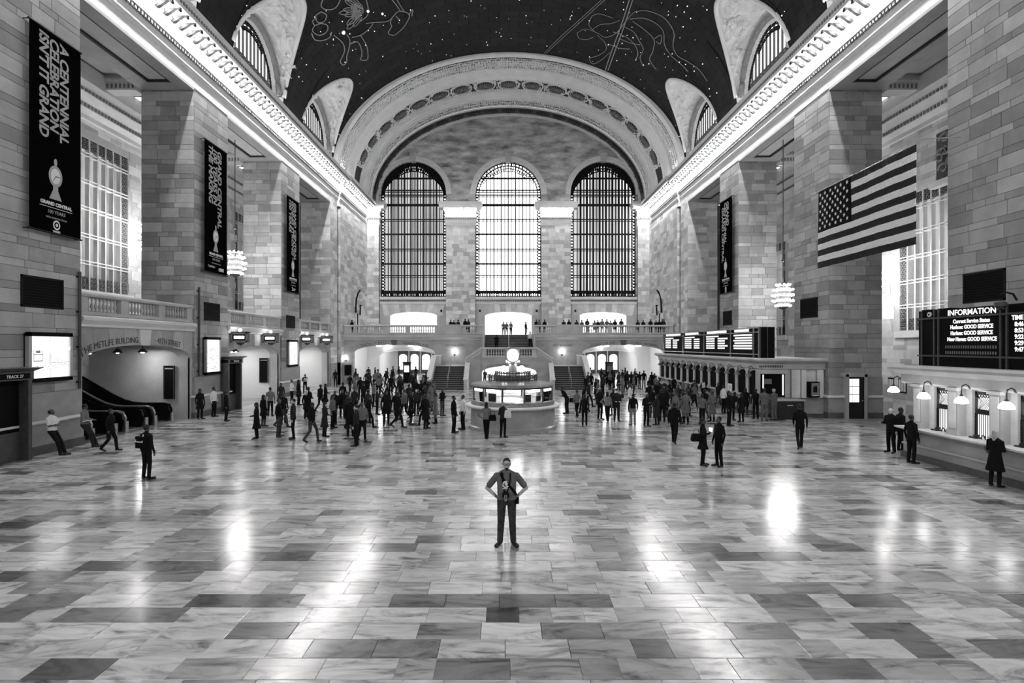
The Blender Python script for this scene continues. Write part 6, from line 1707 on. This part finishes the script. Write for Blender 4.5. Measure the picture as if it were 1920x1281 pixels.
one = [  # variant, px, py, facing, label, height, clothes
 ('walkB', 206, 846, 100, 'dark figure walking away from the leaning man in the grey jacket', 1.7, dk()),
 ('coat', 375, 786, 60, 'person in a long black coat standing at the middle north pier', 1.74, dk()),
 ('stand', 401, 782, 80, 'man in a white shirt standing at the middle north pier under the lit poster', 1.76, dk('cloth_white')),
 ('coat', 424, 790, 100, 'person in black standing in front of the track gate by the passage', 1.66, dk()),
 ('coat', 527, 764, 40, 'long-haired woman in dark clothes by the pier after the lit passage', 1.66, dk('cloth_dark')),
 ('cross', 547, 757, 90, 'man in a pale shirt beside the farthest lit poster', 1.72, dk('cloth_white', 'cloth_black')),
 ('coat', 560, 760, 90, 'tall figure in a long black coat beside the farthest lit poster', 1.8, dk()),
 ('phone', 572, 738, 20, 'small figure with a white bag in the passage nearest the balcony', 1.7, dk('cloth_black')),
 ('coat', 575, 786, 175, 'grey-haired woman in a short black coat seen from behind before the lit passages', 1.66, dk(hair='hair_grey')),
 ('skirt', 610, 767, 130, 'woman in a black dress with a bag near the farthest passage', 1.68, dk()),
 ('stand', 643, 766, 170, 'man in black standing next to the woman in the black dress', 1.74, dk()),
 ('stand', 629, 725, 20, 'guard in dark uniform beside the north end wall', 1.75, dk()),
 ('phone', 798, 733, 80, 'man in black reading a phone at the foot of the north stair parapet', 1.75, dk()),
 ('stand', 851, 812, 75, 'heavy man in a black suit standing at the booth counter', 1.8, dk()),
 ('stand', 868, 806, -60, 'man in a white shirt standing behind the suited man at the booth', 1.74, dk('cloth_white', 'cloth_black')),
 ('woman', 912, 824, 178, 'woman in a grey sweater with hand on hip waiting at the booth counter', 1.68, dk('cloth_grey', 'cloth_black', 'skin_light')),
 ('phone', 943, 821, 150, 'fair-haired woman in dark clothes with a pale bag at the booth counter', 1.64, dk('cloth_dark', 'cloth_black', 'skin_light', 'hair_grey')),
 ('phone', 881, 727, 160, 'man in a dark hat standing behind the booth by the north stair parapet', 1.78, dk()),
 ('stand', 909, 724, 0, 'man in a dark suit before the white vault under the landing', 1.72, dk()),
 ('coat', 1033, 726, 40, 'dark figure before the vault under the landing by the south stair parapet', 1.62, dk()),
 ('bend', 1063, 776, -70, 'man in black bending forward with a bag beside the south stair flight', 1.8, dk()),
 ('walkA', 1096, 800, 170, 'dark figure walking past beyond the south side of the booth', 1.68, dk()),
 ('stand', 1125, 787, 30, 'tall grey-haired man in a black coat in the group south of the booth', 1.82, dk(hair='hair_grey')),
 ('woman', 1139, 791, 160, 'woman in a grey jacket and black trousers in the group south of the booth', 1.66, dk('cloth_grey')),
 ('soldier', 1156, 790, 0, 'man in an open dark jacket facing the hall in the group south of the booth', 1.8, dk('cloth_dark', 'cloth_dark', 'skin_light')),
 ('stand', 1181, 772, 80, 'man in a white top behind the man in black trousers south of the booth', 1.74, dk('cloth_white', 'cloth_grey')),
 ('stand', 1187, 798, 185, 'man in a black jacket and light trousers seen from behind south of the booth', 1.68, dk('cloth_black', 'cloth_grey')),
 ('phone', 1212, 800, 20, 'grey-haired man all in black standing apart south of the booth', 1.76, dk(hair='hair_grey')),
 ('walkB', 1264, 832, 150, 'dark figure striding between the booth and the pair with the phone', 1.76, dk()),
 ('coatphone', 1318, 873, 60, 'woman in a flared black coat lighting up a phone screen', 1.66, dk()),
 ('stand', 1348, 875, -70, 'slim person in black facing the woman with the lit phone', 1.74, dk()),
 ('walkA', 1500, 842, 160, 'broad dark figure walking before the south pier with the lit door', 1.82, dk()),
 ('stand', 1319, 755, 120, 'man in a dark suit holding white papers at the closed ticket windows', 1.76, dk()),
 ('stand', 1357, 775, 110, 'man in a pale shirt with a dark shoulder bag at the closed ticket windows', 1.74, dk('cloth_white')),
 ('soldier', 1433, 789, 150, 'soldier in camouflage and cap standing at the dark service desk', 1.82, dk('camo', 'camo')),
 ('soldier', 1451, 788, 200, 'second soldier in camouflage with pale cap beside the first at the dark desk', 1.78, dk('camo', 'camo', 'skin_light', 'hair_grey')),
 ('stand', 1417, 786, 170, 'dark figure standing with the soldiers at the dark service desk', 1.74, dk()),
 ('coat', 1390, 792, 190, 'stooped dark figure beside the soldiers before the closed windows', 1.6, dk()),
 ('bend', 1372, 788, 130, 'dark figure leaning towards the closed ticket windows', 1.7, dk()),
 ('reach', 1671, 849, -70, 'bald man in black holding out his hand at the corner of the lamplit ticket office', 1.76, dk('cloth_black', 'cloth_black', 'skin_light', 'hair_grey')),
 ('stand', 1689, 846, 90, 'dark figure standing right behind the bald man at the ticket office corner', 1.74, dk()),
 ('stand', 1709, 869, 100, 'man in a long black jacket leaning at the first lamplit ticket window', 1.74, dk()),
 ('skirt', 1866, 913, 110, 'fair-haired woman in a black coat at the third lamplit ticket window', 1.70, dk('cloth_black', 'cloth_black', 'skin_light', 'hair_grey')),
]
for v, px, py, fc, lb, h, m in one: person(v, at(px, py), fc, lb, h, m)
# bags and phones
def bag(px, py, dx, dz, label, m='black', sz=(.17,.09,.13)):
    p = at(px, py); T = thing('handbag', label, 'bag', (p.x + dx, p.y - .12, dz))
    MB().rings([[(sx*sz[0]*k, sy*sz[1]*k, z) for sx, sy in ((-1,-1),(1,-1),(1,1),(-1,1))] for k, z in ((.9,-sz[2]),(1,-sz[2]*.5),(.85,sz[2]*.7),(.7,sz[2]))]).build('pouch', m, T)
    MB().tube([(-sz[0]*.6,0,sz[2]*.9),(-sz[0]*.4,0,sz[2]+.16),(sz[0]*.4,0,sz[2]+.16),(sz[0]*.6,0,sz[2]*.9)], .012, 5).build('strap', m, T)
bag(912, 824, .28, .98, 'black handbag on the arm of the woman in the grey sweater'); bag(943, 821, .22, 1.1, 'pale rounded bag of the fair-haired woman at the booth', 'cloth_white', (.16,.1,.17))
bag(1063, 776, .3, .85, 'black bag hanging from the bending man by the south stair'); bag(610, 767, -.3, .95, 'black shoulder bag of the woman in the black dress'); bag(1318, 873, -.28, 1.0, 'black bag behind the woman in the flared coat')
bag(1357, 775, .2, 1.15, 'dark shoulder bag on the man in the pale shirt at the closed windows'); bag(572, 738, .1, 1.2, 'white bag held by the small figure in the farthest passage', 'cloth_white')
p = at(1318, 873); ph = thing('smartphone', 'brightly lit phone held by the woman in the flared coat', 'phone', (p.x + .23, p.y - .12, 1.27), R(-30)); MB().obox((0,0,0),(.035,0,0),(0,.005,0),(0,0,.07)).build('shell', 'black', ph); MB().obox((0,-.008,0),(.05,0,0),(0,.002,0),(0,0,.07)).build('screen', 'glow_white', ph)
p = at(1319, 755); T = thing('white_papers', 'white papers held by the suited man at the closed ticket windows', 'paper', (p.x - .1, p.y - .3, 1.3)); MB().obox((0,0,0),(.12,0,.02),(0,.01,.03),(-.02,.0,.16)).build('sheet', 'white_paint', T)
T = thing('shopping_bag', 'white shopping bag beside the figure at the ticket office corner', 'bag', (at(1690, 846).x + .1, at(1690, 846).y - .35, .75)); MB().box(-.14,.14,-.05,.05,0,.34).build('sack', 'cloth_white', T); MB().tube([(-.08,0,.34),(-.05,0,.48),(.05,0,.48),(.08,0,.34)], .01, 5).build('handle', 'cloth_white', T)
# the moving crowd, as standing and walking people
rc = random.Random(42)
used = [at(px, py) for _, px, py, *_ in one] + [Vector((0, 28.3, 0))]*1
def crowd(n, px0, px1, py0, py1, label, group):
    c, tr = 0, 0
    while c < n and tr < 600:
        tr += 1
        p = at(rc.uniform(px0, px1), rc.uniform(py0, py1))
        if any((p - q).length < .75 for q in used) or (p - Vector((0, 28.3, 0))).length < 3.2: continue
        if 51 < p.y < 60.5 and abs(p.x) < 8.3: continue
        if p.x > 14.2 or abs(p.x) > 17.6 or (p.y > 59 and not 8.7 < abs(p.x) < 16.4): continue
        used.append(p); c += 1
        v = rc.choice(('walkA', 'walkB', 'walkA', 'stand', 'coat', 'phone', 'skirt'))
        ci = rc.randrange(6)
        m = (dk(), dk(), dk('cloth_dark'), dk('cloth_black', 'jeans'), dk('cloth_dark', 'cloth_black', 'skin_light'), dk('cloth_mid', 'cloth_black'))[ci]
        lb = '%s %s %s' % (('commuter all in black', 'commuter all in black', 'commuter in dark grey', 'commuter in dark jeans', 'pale-faced commuter in dark grey', 'commuter in a grey top')[ci],
                           {'walkA': 'striding', 'walkB': 'walking', 'stand': 'standing', 'coat': 'in a long coat', 'phone': 'looking at a phone', 'skirt': 'in a flared coat'}[v], label)
        person(v, p, rc.uniform(0, 360), lb, rc.uniform(1.6, 1.84), m, group + ', ' + lb.split(' ' + label)[0])
crowd(32, 655, 800, 714, 745, 'at the north balcony passage', 'crowd at the north balcony passage')
crowd(34, 640, 830, 748, 806, 'between track passages and booth', 'crowd north of the booth')
crowd(18, 480, 700, 772, 840, 'in front of the track passages', 'commuters before the track passages')
crowd(26, 1090, 1235, 714, 742, 'at the south balcony passage', 'crowd at the south balcony passage')
crowd(26, 1215, 1400, 738, 800, 'near the closed ticket windows', 'crowd by the closed ticket windows')
crowd(12, 1080, 1300, 746, 792, 'south of the booth', 'crowd south of the booth')
# the balcony
ZB = 5.43
bal = [(845,), (851,), (859,), (872,), (878,), (1006,), (1011,), (1021,), (1057,), (1067,), (1081,), (1091,), (1101,), (1115,), (1121,), (1129,), (1138,), (1145,), (1153,), (1165,), (1196,), (1206,), (1220,), (1230,), (1236,), (1246,), (1256,), (645,)]
for i, (px,) in enumerate(bal):
    y = 60.7 + .6*(i % 3); x = (px - CX)*y/FPX + CAMX
    side = 'north half' if px < 900 else 'south half'
    v = rc.choice(('phone', 'stand', 'coat', 'cross', 'soldier')); top = rc.choice(('cloth_black', 'cloth_black', 'cloth_dark', 'cloth_mid'))
    person(v, (max(-17.4, min(17.4, x)), y, ZB), rc.choice((0, 20, -30, 180, 150)), 'figure in %s %s at the %s of the balcony rail' % ({'cloth_black': 'black', 'cloth_dark': 'dark grey', 'cloth_mid': 'mid grey'}[top], {'phone': 'holding a phone', 'stand': 'standing', 'coat': 'with long hair', 'cross': 'with folded arms', 'soldier': 'wearing a cap'}[v], side), rc.uniform(1.6, 1.76), dk(top), 'people on the %s of the balcony, %s %s' % (side, v, top))
for px, fc, lb in ((944, 10, 'man in grey standing with a companion at the top of the upper stair'), (950, -20, 'taller companion of the man in grey at the top of the upper stair'), (958, 30, 'person in pale clothes in the bright middle doorway'), (986, 60, 'lone person with a bag at the edge of the bright middle doorway')):
    y = {950: 68.3, 958: 67.0}.get(px, 67.5); person(rc.choice(('stand', 'coat')), ((px-CX)*y/FPX + CAMX, y, ZB), fc, lb, 1.72, dk('cloth_mid' if px != 986 else 'cloth_black', 'cloth_dark'))
person('walkB', ((994-CX)*59.5/FPX + CAMX, 59.6, 3.0+.173*6), 180, 'person in a white shirt climbing the upper stair beside its south wall', 1.7, dk('cloth_white'))
person('coat', ((931-CX)*59.3/FPX + CAMX, 58.95, 3.0+.173*4), 180, 'dark figure climbing the middle of the upper stair', 1.68, dk())
for k, px in enumerate((694, 702, 712)):
    y = 62.5; T = thing('cafe_chair', 'white chair on the balcony behind the north balustrade', 'chair', ((px-CX)*y/FPX + CAMX, y, ZB), .4*k, 'white balcony chairs')
    MB().box(-.22,.22,-.22,.22,.43,.47).build('seat', 'white_paint', T); MB().box(-.22,.22,.19,.23,.5,1.25).build('backrest', 'white_paint', T)
    for a in (-.2, .2):
        for b_ in (-.2, .2): MB().box(a-.02,a+.02,b_-.02,b_+.02,0,.43).build('leg', 'white_paint', T)
